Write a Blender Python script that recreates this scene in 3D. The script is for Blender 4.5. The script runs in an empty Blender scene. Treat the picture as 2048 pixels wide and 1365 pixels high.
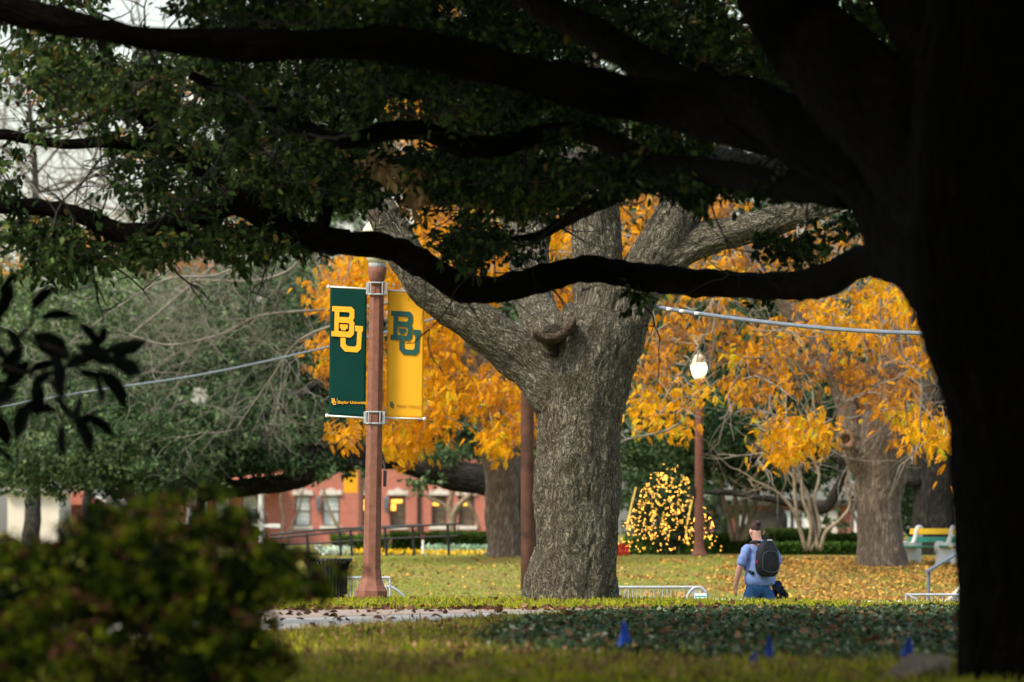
import bpy, math, random
import numpy as np
from mathutils import Vector, Matrix, noise as mnoise
R = math.radians
rng = np.random.default_rng(7)
random.seed(7)
SC = bpy.context.scene
COL = SC.collection

# ------------------------------------------------------------------ camera
F = 200 / 36 * 2048            # focal length in photo pixels
H = 1.0                        # camera height; photo row 1065 is the horizon
HY = 1065
cd = bpy.data.cameras.new("camera"); cam = bpy.data.objects.new("camera", cd); COL.objects.link(cam)
cd.lens = 200; cd.sensor_width = 36; cd.clip_start = 0.5; cd.clip_end = 4000
cd.shift_y = (HY - 682.5) / 2048
cam.location = (0, 0, H); cam.rotation_euler = (R(90), 0, 0)
cd.dof.use_dof = True; cd.dof.focus_distance = 83.5; cd.dof.aperture_fstop = 2.8
SC.camera = cam

# ------------------------------------------------------------------ light
SUN_EL, SUN_AZ = 52, 232       # azimuth clockwise from +Y (the view direction): veiled sun over the left shoulder
w = bpy.data.worlds.new("World"); SC.world = w; w.use_nodes = True
nt = w.node_tree; nt.nodes.clear()
sky = nt.nodes.new("ShaderNodeTexSky"); sky.sky_type = 'NISHITA'; sky.sun_disc = False
sky.sun_elevation = R(SUN_EL); sky.sun_rotation = R(SUN_AZ); sky.air_density = 1.3; sky.dust_density = 2.5; sky.ozone_density = 1.0
hs = nt.nodes.new("ShaderNodeHueSaturation"); hs.inputs['Saturation'].default_value = 0.7
bg = nt.nodes.new("ShaderNodeBackground"); bg.inputs[1].default_value = 0.12
wo = nt.nodes.new("ShaderNodeOutputWorld")
nt.links.new(sky.outputs[0], hs.inputs['Color']); nt.links.new(hs.outputs[0], bg.inputs[0]); nt.links.new(bg.outputs[0], wo.inputs[0])
sl = bpy.data.lights.new("sun", 'SUN'); sl.energy = 2.1; sl.angle = R(12); sl.color = (1, 0.91, 0.76)
so = bpy.data.objects.new("sun", sl); COL.objects.link(so)
a = R(SUN_AZ); e = R(SUN_EL)
sd = Vector((math.sin(a) * math.cos(e), math.cos(a) * math.cos(e), math.sin(e)))
so.rotation_euler = sd.to_track_quat('Z', 'Y').to_euler(); so.location = sd * 60
vs = SC.view_settings; vs.view_transform = 'Standard'; vs.look = 'None'; vs.gamma = 1; vs.exposure = 1.2; vs.use_curve_mapping = False
SC.cycles.max_bounces = 5; SC.cycles.transparent_max_bounces = 6; SC.cycles.transmission_bounces = 4
SC.cycles.sample_clamp_indirect = 4

# ------------------------------------------------------------------ helpers
def K(px, py, D): return np.array([(px - 1024) * D / F, D, H - (py - HY) * D / F])
def PM(D): return F / D                                     # photo pixels per metre
def gD(py, z=0.0): return F * (H - z) / (py - HY)           # distance at which height z shows on row py
def G(x, D):
    x = np.asarray(x, float); D = np.asarray(D, float)
    V = -0.98 - 0.045 * np.clip(x, -12, 14)
    sh = np.clip(x - 1.3, 0, 7) * 1.1
    z = np.interp(D + sh, [85, 87.8, 91.5], [0, -0.66, -0.72])
    t = np.clip((D - 91.5) / 5, 0, 1); z = z * (1 - t) + V * t
    t = np.clip((D - 108) / 50, 0, 1); z = z * (1 - t) + 0.28 * t
    z = z + 0.02 * np.sin(x * 0.9 + D * 0.21) * np.clip((D - 100) / 20, 0, 1)
    return z
def gz(x, D): return float(G(x, D))

def link(o, parent=None):
    COL.objects.link(o)
    if parent is not None: o.parent = parent
    return o
def thing(name, label, cat, loc=(0, 0, 0), rz=0, group=None):
    o = bpy.data.objects.new(name, None); COL.objects.link(o)
    o.location = [float(v) for v in loc]; o.rotation_euler = (0, 0, rz); o.empty_display_size = .2
    return tag(o, label, cat, group)
def tag(o, label, cat, group=None, kind=None):
    if label: o['label'] = label
    if cat: o['category'] = cat
    if group: o['group'] = group
    if kind: o['kind'] = kind
    return o
class MB:
    """collects vertices/faces (with optional per-vertex vector 'bark_co' and float 'tint')"""
    def __init__(s): s.v = []; s.f = []; s.c = []; s.n = 0; s.smooth = False
    def add(s, v, f, c=None):
        v = np.asarray(v, float); s.v.append(v); s.f += [tuple(int(i) + s.n for i in q) for q in f]
        s.c.append(np.asarray(c, float) if c is not None else v.copy()); s.n += len(v)
    def box(s, c, d, rz=0, rx=0, ry=0):
        M = (Matrix.Rotation(rz, 3, 'Z') @ Matrix.Rotation(ry, 3, 'Y') @ Matrix.Rotation(rx, 3, 'X'))
        P = [tuple(M @ Vector((x * d[0] / 2, y * d[1] / 2, z * d[2] / 2)) + Vector([float(t) for t in c])) for z in (-1, 1) for y in (-1, 1) for x in (-1, 1)]
        s.add(P, [(0, 2, 3, 1), (4, 5, 7, 6), (0, 1, 5, 4), (2, 6, 7, 3), (0, 4, 6, 2), (1, 3, 7, 5)])
    def tube(s, pts, rad, seg=10, cap=True, sub=4, wob=0.0, smooth=True):
        P, Rr = spline(pts, rad, sub) if smooth else (np.asarray(pts, float), np.asarray(rad, float) * np.ones(len(pts)))
        T = np.gradient(P, axis=0); T /= np.linalg.norm(T, axis=1)[:, None] + 1e-9
        ref = np.array([0, 0, 1.0]) if abs(T[0][2]) < .8 else np.array([0, 1.0, 0])
        n = np.cross(T[0], ref); n /= np.linalg.norm(n)
        V = []; C = []; sacc = 0; off = rng.uniform(0, 50)
        for i in range(len(P)):
            n = n - T[i] * np.dot(n, T[i]); n /= np.linalg.norm(n) + 1e-9
            b = np.cross(T[i], n)
            if i: sacc += np.linalg.norm(P[i] - P[i - 1])
            th = np.arange(seg) / seg * 2 * math.pi
            r = Rr[i]
            rr = r * (1 + wob * np.array([mnoise.noise((math.cos(t) * 1.3 + off, math.sin(t) * 1.3, sacc * 1.6 / max(r * 3, .2))) for t in th])) if wob else np.full(seg, r)
            V.append(P[i] + np.outer(rr * np.cos(th), n) + np.outer(rr * np.sin(th), b))
            C.append(np.stack([rr * np.cos(th) + off, rr * np.sin(th), np.full(seg, sacc)], 1))
        V = np.concatenate(V); C = np.concatenate(C); L = len(P)
        f = [(i * seg + j, i * seg + (j + 1) % seg, (i + 1) * seg + (j + 1) % seg, (i + 1) * seg + j) for i in range(L - 1) for j in range(seg)]
        if cap: f += [tuple(range(seg))[::-1], tuple((L - 1) * seg + j for j in range(seg))]
        s.add(V, f, C)
    def lathe(s, prof, c=(0, 0, 0), seg=16, rot=0.0):
        V = []; c = np.asarray(c, float)
        for r, z in prof:
            th = np.arange(seg) / seg * 2 * math.pi + rot
            V.append(np.stack([c[0] + r * np.cos(th), c[1] + r * np.sin(th), np.full(seg, c[2] + z)], 1))
        L = len(prof); V = np.concatenate(V)
        f = [(i * seg + j, i * seg + (j + 1) % seg, (i + 1) * seg + (j + 1) % seg, (i + 1) * seg + j) for i in range(L - 1) for j in range(seg)]
        f += [tuple(range(seg))[::-1], tuple((L - 1) * seg + j for j in range(seg))]
        s.add(V, f)
    def prism(s, poly, M, t):
        """poly: 2D outline in local x,z; extruded along local y by +-t/2; M places it"""
        n = len(poly); P = [M @ Vector((x, -t / 2, z)) for x, z in poly] + [M @ Vector((x, t / 2, z)) for x, z in poly]
        s.add([tuple(p) for p in P], [tuple(range(n)), tuple(range(2 * n - 1, n - 1, -1))] + [(i, i + n, (i + 1) % n + n, (i + 1) % n) for i in range(n)])
    def build(s, name, mat, parent=None, smooth=None, bevel=0.0, loc=None):
        me = bpy.data.meshes.new(name); v = np.concatenate(s.v)
        me.from_pydata(v.tolist(), [], s.f); me.update()
        at = me.attributes.new('bark_co', 'FLOAT_VECTOR', 'POINT'); at.data.foreach_set('vector', np.concatenate(s.c).astype(np.float32).ravel())
        if smooth or (smooth is None and s.smooth): me.polygons.foreach_set('use_smooth', [True] * len(me.polygons))
        me.materials.append(mat); o = bpy.data.objects.new(name, me); link(o, parent)
        if parent is not None: o.matrix_parent_inverse = pinv(parent)
        if bevel:
            m = o.modifiers.new("bevel", 'BEVEL'); m.width = bevel; m.segments = 2; m.limit_method = 'ANGLE'
        return o
def pinv(p):
    """parts are modelled in world coordinates: undo the parent's placement"""
    M = Matrix.Identity(4); q = p; ch = []
    while q is not None:
        ch.append(q); q = q.parent
    for q in reversed(ch):
        M = M @ q.matrix_parent_inverse @ Matrix.LocRotScale(q.location, q.rotation_euler, q.scale)
    return M.inverted()
def spline(pts, rad, sub=4):
    P = np.asarray(pts, float); n = len(P)
    r = np.asarray(rad, float) if np.ndim(rad) else np.full(n, float(rad))
    if len(r) != n: r = np.interp(np.linspace(0, 1, n), np.linspace(0, 1, len(r)), r)
    if n < 3 or sub < 2: return P, r
    Q = np.vstack([2 * P[0] - P[1], P, 2 * P[-1] - P[-2]]); out = []; rr = []
    for i in range(n - 1):
        p0, p1, p2, p3 = Q[i], Q[i + 1], Q[i + 2], Q[i + 3]
        for k in range(sub):
            t = k / sub
            out.append(.5 * (2 * p1 + (p2 - p0) * t + (2 * p0 - 5 * p1 + 4 * p2 - p3) * t * t + (3 * p1 - p0 - 3 * p2 + p3) * t ** 3)); rr.append(r[i] * (1 - t) + r[i + 1] * t)
    out.append(P[-1]); rr.append(r[-1])
    return np.array(out), np.array(rr)

def raw_mesh(name, V, F_, k, mat, tint=None, smooth=False):
    """V (n,3), F_ (m,k) all faces of k corners"""
    me = bpy.data.meshes.new(name); m = len(F_)
    me.vertices.add(len(V)); me.vertices.foreach_set('co', V.astype(np.float32).ravel())
    me.loops.add(m * k); me.loops.foreach_set('vertex_index', F_.astype(np.int32).ravel())
    me.polygons.add(m); me.polygons.foreach_set('loop_start', np.arange(0, m * k, k, dtype=np.int32))
    me.update(calc_edges=True)
    if tint is not None:
        at = me.attributes.new('tint', 'FLOAT', 'POINT'); at.data.foreach_set('value', tint.astype(np.float32))
    me.materials.append(mat)
    return me
LEAF2 = (np.array([(0, 0, 0), (.5, .45, .12), (0, 1, -.08), (-.5, .45, .12)]), np.array([(0, 1, 2), (0, 2, 3)]), 3)
LEAF4 = (np.array([(0, 0, 0), (.38, .28, .10), (.40, .66, .06), (0, 1, -.12), (-.40, .66, .06), (-.38, .28, .10)]), np.array([(0, 1, 2, 3), (0, 3, 4, 5)]), 4)
def _compound(n=9):
    V = []; Fc = []; L = 1.0
    for i in range(n):
        if i == n - 1: side = 0; y = .72
        else: side = 1 if i % 2 else -1; y = .12 + .6 * (i // 2) / (n // 2)
        ang = side * R(52 + 8 * math.sin(i * 3)) ; ll = .36 if side else .34; wd = .085
        dx, dy = math.sin(ang), math.cos(ang); z0 = -.35 * y * y
        b = np.array([0, y, z0]); t = b + np.array([dx * ll, dy * ll, -.16]); mid = b + np.array([dx * ll * .45, dy * ll * .45, .0]); s = np.array([dy * wd, -dx * wd, .02])
        o = len(V); V += [b, mid + s, t, mid - s]; Fc += [(o, o + 1, o + 2), (o, o + 2, o + 3)]
    return np.array(V), np.array(Fc), 3
COMPOUND = _compound()
def frames(dirs, roll=None):
    """rotation matrices whose local +Y is dirs; local Z roughly up, rolled"""
    n = len(dirs); d = dirs / (np.linalg.norm(dirs, axis=1)[:, None] + 1e-9)
    up = np.tile([0, 0, 1.0], (n, 1)) + rng.normal(0, .35, (n, 3))
    x = np.cross(d, up); x /= np.linalg.norm(x, axis=1)[:, None] + 1e-9
    z = np.cross(x, d)
    if roll is not None:
        c, s_ = np.cos(roll)[:, None], np.sin(roll)[:, None]; x, z = x * c + z * s_, z * c - x * s_
    return np.stack([x, d, z], 2)
def leaves(name, P, dirs, size, mat, shape=LEAF2, width=.45, roll=1.0, parent=None, tint=None, tjit=.12, kind=None):
    n = len(P); sv, sf, k = shape
    size = np.broadcast_to(size, (n,)) * rng.uniform(.7, 1.25, n)
    M = frames(dirs, rng.normal(0, roll, n))
    loc = sv.copy(); loc = loc * np.array([width * 1.15 if shape is not COMPOUND else 1, 1, 1])
    V = np.einsum('nij,kj->nki', M, loc) * size[:, None, None] + P[:, None, :]
    Fc = (sf[None] + (np.arange(n) * len(sv))[:, None, None]).reshape(-1, k)
    t = (rng.uniform(0, 1, n) if tint is None else np.clip(tint + rng.normal(0, tjit, n), 0, 1))
    if shape is COMPOUND: tt = np.clip(t[:, None] + rng.normal(0, .06, (n, 9)), 0, 1).repeat(4, 1).ravel()
    else: tt = t.repeat(len(sv))
    me = raw_mesh(name, V.reshape(-1, 3), Fc, k, mat, tt)
    o = bpy.data.objects.new(name, me); link(o, parent)
    if parent is not None: o.matrix_parent_inverse = pinv(parent)
    if kind: o['kind'] = kind
    return o
def in_poly(x, y, poly):
    r = np.zeros(len(x), bool); n = len(poly)
    for i in range(n):
        x0, y0 = poly[i]; x1, y1 = poly[(i + 1) % n]
        c = ((y0 > y) != (y1 > y)) & (x < (x1 - x0) * (y - y0) / ((y1 - y0) + 1e-12) + x0); r ^= c
    return r
def blob_points(blobs, spray=14, rad=.3):
    """blobs: (px,py,rx,ry,D0,D1,n[,tint]) -> spray centres (n,3), tint"""
    C = []; T = []
    for b in blobs:
        cx, cy, rx, ry, D0, D1, n = b[:7]; t = b[7] if len(b) > 7 else .5
        a = rng.normal(0, 1, (n, 3)); a /= np.linalg.norm(a, axis=1)[:, None]; a *= rng.uniform(0, 1, n)[:, None] ** (1 / 2.4)
        D = (D0 + D1) / 2 + a[:, 1] * (D1 - D0) / 2
        C.append(np.stack([(cx + a[:, 0] * rx - 1024) * D / F, D, H - (cy - a[:, 2] * ry - HY) * D / F], 1)); T.append(np.full(n, t) + rng.normal(0, .1, n))
    return np.concatenate(C), np.concatenate(T)
def spray_leaves(C, T, per, rad, droop=.4):
    n = len(C); ax = rng.normal(0, 1, (n, 3)); ax[:, 2] = ax[:, 2] * .4 - droop; ax /= np.linalg.norm(ax, axis=1)[:, None]
    s = rng.uniform(-.5, .5, (n, per)); P = C[:, None] + ax[:, None] * (s * rad * 2)[..., None] + rng.normal(0, rad * .16, (n, per, 3))
    side = rng.normal(0, 1, (n, per, 3)); d = ax[:, None] * .6 + side * .8; d[..., 2] -= droop
    return P.reshape(-1, 3), d.reshape(-1, 3), np.repeat(T, per), ax

# ------------------------------------------------------------------ materials
def mat(name, col=(.5, .5, .5), rough=.7, metal=0.0, spec=.4, emit=None, estr=0.0):
    m = bpy.data.materials.new(name); m.use_nodes = True; b = m.node_tree.nodes['Principled BSDF']
    b.inputs['Base Color'].default_value = (*col, 1); b.inputs['Roughness'].default_value = rough; b.inputs['Metallic'].default_value = metal
    b.inputs['Specular IOR Level'].default_value = spec
    if emit: b.inputs['Emission Color'].default_value = (*emit, 1); b.inputs['Emission Strength'].default_value = estr
    return m
def N(m, t, **kw):
    n = m.node_tree.nodes.new(t)
    for k, v in kw.items():
        if k.startswith('i_'): n.inputs[k[2:].replace('_', ' ')].default_value = v
        else: setattr(n, k, v)
    return n
def ramp(m, stops, interp='LINEAR'):
    r = m.node_tree.nodes.new('ShaderNodeValToRGB'); r.color_ramp.interpolation = interp; e = r.color_ramp.elements
    while len(e) > 1: e.remove(e[-1])
    e[0].position = stops[0][0]; e[0].color = (*stops[0][1], 1)
    for p, c in stops[1:]: q = e.new(p); q.color = (*c, 1)
    return r
def noisy(name, c1, c2, scale=6, rough=.75, bump=.0, bscale=60, coord='Object', detail=5, spec=.3, bdist=.01):
    m = mat(name, c1, rough, spec=spec); L = m.node_tree.links; b = m.node_tree.nodes['Principled BSDF']
    tc = N(m, 'ShaderNodeTexCoord'); n = N(m, 'ShaderNodeTexNoise', i_Scale=scale, i_Detail=detail, i_Roughness=.65)
    L.new(tc.outputs[coord], n.inputs['Vector']); r = ramp(m, [(.3, c1), (.7, c2)]); L.new(n.outputs[0], r.inputs[0]); L.new(r.outputs[0], b.inputs['Base Color'])
    if bump:
        n2 = N(m, 'ShaderNodeTexNoise', i_Scale=bscale, i_Detail=4); L.new(tc.outputs[coord], n2.inputs['Vector'])
        bp = N(m, 'ShaderNodeBump', i_Strength=bump, i_Distance=bdist); L.new(n2.outputs[0], bp.inputs['Height']); L.new(bp.outputs[0], b.inputs['Normal'])
    return m
def leaf_mat(name, stops, rough=.5, trans=.35, spec=.1):
    m = mat(name, (.1, .1, .1), rough, spec=spec); L = m.node_tree.links; b = m.node_tree.nodes['Principled BSDF']; out = m.node_tree.nodes['Material Output']
    at = N(m, 'ShaderNodeAttribute', attribute_name='tint'); r = ramp(m, stops); L.new(at.outputs['Fac'], r.inputs[0]); L.new(r.outputs[0], b.inputs['Base Color'])
    tr = N(m, 'ShaderNodeBsdfTranslucent'); L.new(r.outputs[0], tr.inputs[0]); mx = N(m, 'ShaderNodeMixShader'); mx.inputs[0].default_value = trans
    L.new(b.outputs[0], mx.inputs[1]); L.new(tr.outputs[0], mx.inputs[2]); L.new(mx.outputs[0], out.inputs[0])
    return m
def leaf_mat_fixed(name, col, rough=.5, trans=.3):
    return leaf_mat(name, [(0, col), (1, col)], rough, trans)
def bark(name, dark, light, mid, scale=14, bump=1.0, dist=.03, zs=.4, lichen=None, spec=.2):
    m = mat(name, mid, .9, spec=spec); L = m.node_tree.links; b = m.node_tree.nodes['Principled BSDF']
    at = N(m, 'ShaderNodeAttribute', attribute_name='bark_co'); mp = N(m, 'ShaderNodeMapping'); mp.inputs['Scale'].default_value = (1, 1, zs)
    L.new(at.outputs['Vector'], mp.inputs[0])
    nz = N(m, 'ShaderNodeTexNoise', i_Scale=scale * .4, i_Detail=6, i_Roughness=.7); L.new(mp.outputs[0], nz.inputs['Vector'])
    mixv = N(m, 'ShaderNodeVectorMath', operation='SCALE'); mixv.inputs['Scale'].default_value = 3.2 / scale; L.new(nz.outputs['Color'], mixv.inputs[0])
    addv = N(m, 'ShaderNodeVectorMath', operation='ADD'); L.new(mp.outputs[0], addv.inputs[0]); L.new(mixv.outputs[0], addv.inputs[1])
    vo = N(m, 'ShaderNodeTexVoronoi', feature='DISTANCE_TO_EDGE', i_Scale=scale); L.new(addv.outputs[0], vo.inputs['Vector'])
    vo2 = N(m, 'ShaderNodeTexVoronoi', feature='DISTANCE_TO_EDGE', i_Scale=scale * 2.3); L.new(addv.outputs[0], vo2.inputs['Vector'])
    e = ramp(m, [(0, (0, 0, 0)), (.22, (1, 1, 1))]); L.new(vo.outputs[0], e.inputs[0])
    e2 = ramp(m, [(0, (.35,) * 3), (.3, (1, 1, 1))]); L.new(vo2.outputs[0], e2.inputs[0])
    mpf = N(m, 'ShaderNodeMapping'); mpf.inputs['Scale'].default_value = (1, 1, zs * .7); L.new(at.outputs['Vector'], mpf.inputs[0])
    nf = N(m, 'ShaderNodeTexNoise', i_Scale=scale * .62, i_Detail=3.5, i_Roughness=.6, i_Distortion=1.1); L.new(mpf.outputs[0], nf.inputs['Vector'])
    f1 = N(m, 'ShaderNodeMath', operation='SUBTRACT'); f1.inputs[1].default_value = .5; L.new(nf.outputs[0], f1.inputs[0])
    f2 = N(m, 'ShaderNodeMath', operation='ABSOLUTE'); L.new(f1.outputs[0], f2.inputs[0])
    fr = ramp(m, [(0, (0, 0, 0)), (.055, (.4,) * 3), (.13, (1, 1, 1))]); L.new(f2.outputs[0], fr.inputs[0])
    e3 = ramp(m, [(0, (.45,) * 3), (.16, (1, 1, 1))]); L.new(vo2.outputs[0], e3.inputs[0])
    mul = N(m, 'ShaderNodeMath', operation='MULTIPLY'); L.new(fr.outputs[0], mul.inputs[0]); L.new(e3.outputs[0], mul.inputs[1])
    n3 = N(m, 'ShaderNodeTexNoise', i_Scale=3.0, i_Detail=6, i_Roughness=.7); L.new(at.outputs['Vector'], n3.inputs['Vector'])
    pl = ramp(m, [(.35, mid), (.62, light)]); L.new(n3.outputs[0], pl.inputs[0])
    n4 = N(m, 'ShaderNodeTexNoise', i_Scale=30, i_Detail=5, i_Roughness=.75); L.new(at.outputs['Vector'], n4.inputs['Vector'])
    ov = N(m, 'ShaderNodeMix', data_type='RGBA', blend_type='OVERLAY'); ov.inputs[0].default_value = .75; L.new(pl.outputs[0], ov.inputs[6]); L.new(n4.outputs[0], ov.inputs[7])
    mx = N(m, 'ShaderNodeMix', data_type='RGBA'); mx.inputs[6].default_value = (*dark, 1); L.new(ov.outputs[2], mx.inputs[7]); L.new(mul.outputs[0], mx.inputs[0])
    last = mx.outputs[2]
    if lichen:
        n5 = N(m, 'ShaderNodeTexNoise', i_Scale=9, i_Detail=8, i_Roughness=.8); L.new(at.outputs['Vector'], n5.inputs['Vector'])
        lr = ramp(m, [(.55, (0, 0, 0)), (.66, (1, 1, 1))]); L.new(n5.outputs[0], lr.inputs[0])
        m2 = N(m, 'ShaderNodeMix', data_type='RGBA'); m2.inputs[7].default_value = (*lichen, 1); L.new(last, m2.inputs[6]); 
        ml = N(m, 'ShaderNodeMath', operation='MULTIPLY'); L.new(lr.outputs[0], ml.inputs[0]); L.new(mul.outputs[0], ml.inputs[1]); L.new(ml.outputs[0], m2.inputs[0]); last = m2.outputs[2]
    L.new(last, b.inputs['Base Color'])
    hsum = N(m, 'ShaderNodeMath', operation='MULTIPLY_ADD'); hsum.inputs[1].default_value = .35; L.new(n4.outputs[0], hsum.inputs[0]); L.new(mul.outputs[0], hsum.inputs[2])
    bp = N(m, 'ShaderNodeBump', i_Strength=bump, i_Distance=dist); L.new(hsum.outputs[0], bp.inputs['Height']); L.new(bp.outputs[0], b.inputs['Normal'])
    return m
M_bark_c = bark("bark_grey_elm", (.022, .017, .010), (.45, .41, .30), (.24, .205, .13), 30, 1.0, .03, .62, lichen=(.47, .46, .37))
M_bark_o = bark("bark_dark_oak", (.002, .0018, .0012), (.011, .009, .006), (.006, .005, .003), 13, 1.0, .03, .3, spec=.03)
M_bark_bg = bark("bark_tan", (.11, .08, .06), (.52, .44, .34), (.36, .29, .21), 14, 1.0, .04, .28)
M_bark_dk = bark("bark_far_oak", (.008, .007, .005), (.06, .052, .04), (.03, .026, .02), 9, .9, .03, .35)  # one dark bark colour for the far live oaks
M_bark_gr = bark("bark_grey_far", (.02, .018, .015), (.13, .12, .10), (.08, .072, .06), 9, .9, .03, .35)
M_myrtle = noisy("crape_myrtle_bark", (.14, .105, .065), (.30, .235, .16), 5)
M_twig = noisy("grey_twig", (.10, .088, .07), (.25, .225, .185), 3)
M_twig_d = noisy("dark_twig", (.008, .006, .004), (.018, .014, .009), 8)
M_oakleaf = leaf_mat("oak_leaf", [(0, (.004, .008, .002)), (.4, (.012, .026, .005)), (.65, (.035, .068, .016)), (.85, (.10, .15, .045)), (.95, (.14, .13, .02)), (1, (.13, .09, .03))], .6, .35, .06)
M_deadleaf = leaf_mat("dead_leaf", [(0, (.12, .07, .03)), (.5, (.30, .20, .09)), (1, (.42, .31, .15))], .7, .3)
M_yellow = leaf_mat("yellow_leaf", [(0, (.22, .11, .06)), (.22, (.42, .20, .06)), (.4, (.72, .30, .012)), (.62, (.86, .40, .008)), (.88, (.88, .50, .010)), (1, (.52, .52, .03))], .55, .5)
M_orange = leaf_mat("orange_leaf", [(0, (.22, .08, .04)), (.5, (.62, .22, .04)), (1, (.85, .42, .05))], .6, .4)
M_green = leaf_mat("green_leaf_far", [(0, (.025, .045, .014)), (.35, (.055, .10, .03)), (.7, (.11, .18, .06)), (1, (.22, .28, .08))], .55, .35)
M_green2 = leaf_mat("live_oak_leaf_far", [(0, (.012, .024, .010)), (.35, (.026, .052, .020)), (.65, (.075, .13, .05)), (1, (.20, .26, .11))], .5, .25)
M_olive = leaf_mat("nandina_leaf", [(0, (.004, .008, .002)), (.4, (.018, .034, .003)), (.62, (.11, .17, .008)), (.9, (.38, .44, .015)), (.96, (.14, .04, .02)), (1, (.28, .10, .07))], .5, .3)
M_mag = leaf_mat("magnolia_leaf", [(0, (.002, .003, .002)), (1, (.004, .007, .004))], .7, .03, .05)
M_grass = leaf_mat("grass_blade", [(0, (.09, .05, .02)), (.12, (.34, .23, .09)), (.26, (.30, .26, .06)), (.4, (.12, .17, .015)), (.7, (.27, .31, .012)), (1, (.48, .45, .03))], .6, .4)
M_grass2 = leaf_mat("grass_blade_bank", [(0, (.34, .24, .09)), (.3, (.42, .35, .12)), (.6, (.36, .38, .08)), (1, (.26, .36, .05))], .6, .4)
M_ivy = leaf_mat("ivy_leaf", [(0, (.010, .018, .005)), (.45, (.038, .068, .022)), (.78, (.11, .17, .06)), (1, (.42, .45, .30))], .45, .25, .25)
M_litter = leaf_mat("fallen_leaf", [(0, (.06, .03, .015)), (.3, (.18, .09, .035)), (.6, (.42, .24, .08)), (.8, (.66, .34, .05)), (1, (.80, .52, .14))], .75, .25)
M_litter_b = leaf_mat("fallen_brown_leaf", [(0, (.035, .018, .010)), (.6, (.14, .06, .03)), (1, (.36, .22, .11))], .75, .15)
M_hedge = leaf_mat("hedge_leaf", [(0, (.02, .05, .008)), (.5, (.06, .12, .015)), (1, (.15, .22, .03))], .5, .3)
M_post = noisy("pink_concrete", (.155, .062, .040), (.25, .11, .075), 9, .8, .5, 220, bdist=.004)
M_galv = noisy("galvanised_steel", (.28, .30, .31), (.42, .45, .47), 12, .42, spec=.5)
M_railm = noisy("blue_grey_rail", (.11, .135, .165), (.17, .20, .235), 8, .5)
M_black = mat("black_paint", (.012, .012, .012), .45)
M_white = noisy("white_paint", (.66, .66, .62), (.80, .80, .76), 6, .6)
M_green_cloth = noisy("green_banner_cloth", (.001, .032, .024), (.002, .040, .030), 3, .7, spec=.1)
M_gold_cloth = noisy("gold_banner_cloth", (.86, .40, .010), (.93, .45, .014), 2, .65)
M_brick = mat("brick", (.4, .1, .07), .85)
def brick_setup(m, c1, c2, mortar):
    L = m.node_tree.links; b = m.node_tree.nodes['Principled BSDF']; tc = N(m, 'ShaderNodeTexCoord'); mp = N(m, 'ShaderNodeMapping'); mp.inputs['Rotation'].default_value = (R(90), 0, 0)
    br = N(m, 'ShaderNodeTexBrick', i_Scale=1.0); br.inputs['Color1'].default_value = (*c1, 1); br.inputs['Color2'].default_value = (*c2, 1); br.inputs['Mortar'].default_value = (*mortar, 1)
    br.inputs['Brick Width'].default_value = .215; br.inputs['Row Height'].default_value = .075; br.inputs['Mortar Size'].default_value = .010
    L.new(tc.outputs['Object'], mp.inputs[0]); L.new(mp.outputs[0], br.inputs[0]); L.new(br.outputs[0], b.inputs['Base Color'])
brick_setup(M_brick, (.38, .095, .058), (.48, .14, .09), (.38, .21, .16))
M_stone = noisy("limestone", (.55, .50, .42), (.68, .63, .55), 3, .8)
M_glass = mat("window_glass", (.10, .11, .11), .08, spec=.8)
M_blind = noisy("window_blind", (.55, .60, .58), (.68, .72, .70), 2, .5)
M_room = mat("dim_interior", (.05, .04, .03), .6)
M_warm = mat("lit_lamp_warm", (.9, .5, .1), .5, emit=(1, .42, .05), estr=1.6)
M_bulb = mat("string_light_bulb", (1, .7, .3), .4, emit=(1, .46, .05), estr=7.5)
M_globe = mat("lit_lamp_glass", (.9, .9, .7), .3, emit=(1, .93, .58), estr=1.5)
M_globe_off = mat("lamp_glass", (.66, .64, .46), .35, spec=.5)
M_conc = noisy("path_concrete", (.25, .245, .225), (.38, .37, .34), 2.2, .85, .3, 90)
M_conc2 = noisy("path_concrete_brown", (.22, .165, .125), (.32, .25, .20), 2.2, .85, .3, 90)
M_blue = noisy("blue_flag_plastic", (.004, .035, .30), (.006, .055, .42), 8, .45)
M_wood = noisy("utility_pole_wood", (.03, .014, .008), (.11, .045, .024), 3, .8, .6, 20)
M_block = noisy("pale_block", (.12, .08, .045), (.19, .13, .075), 5, .8)

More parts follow.
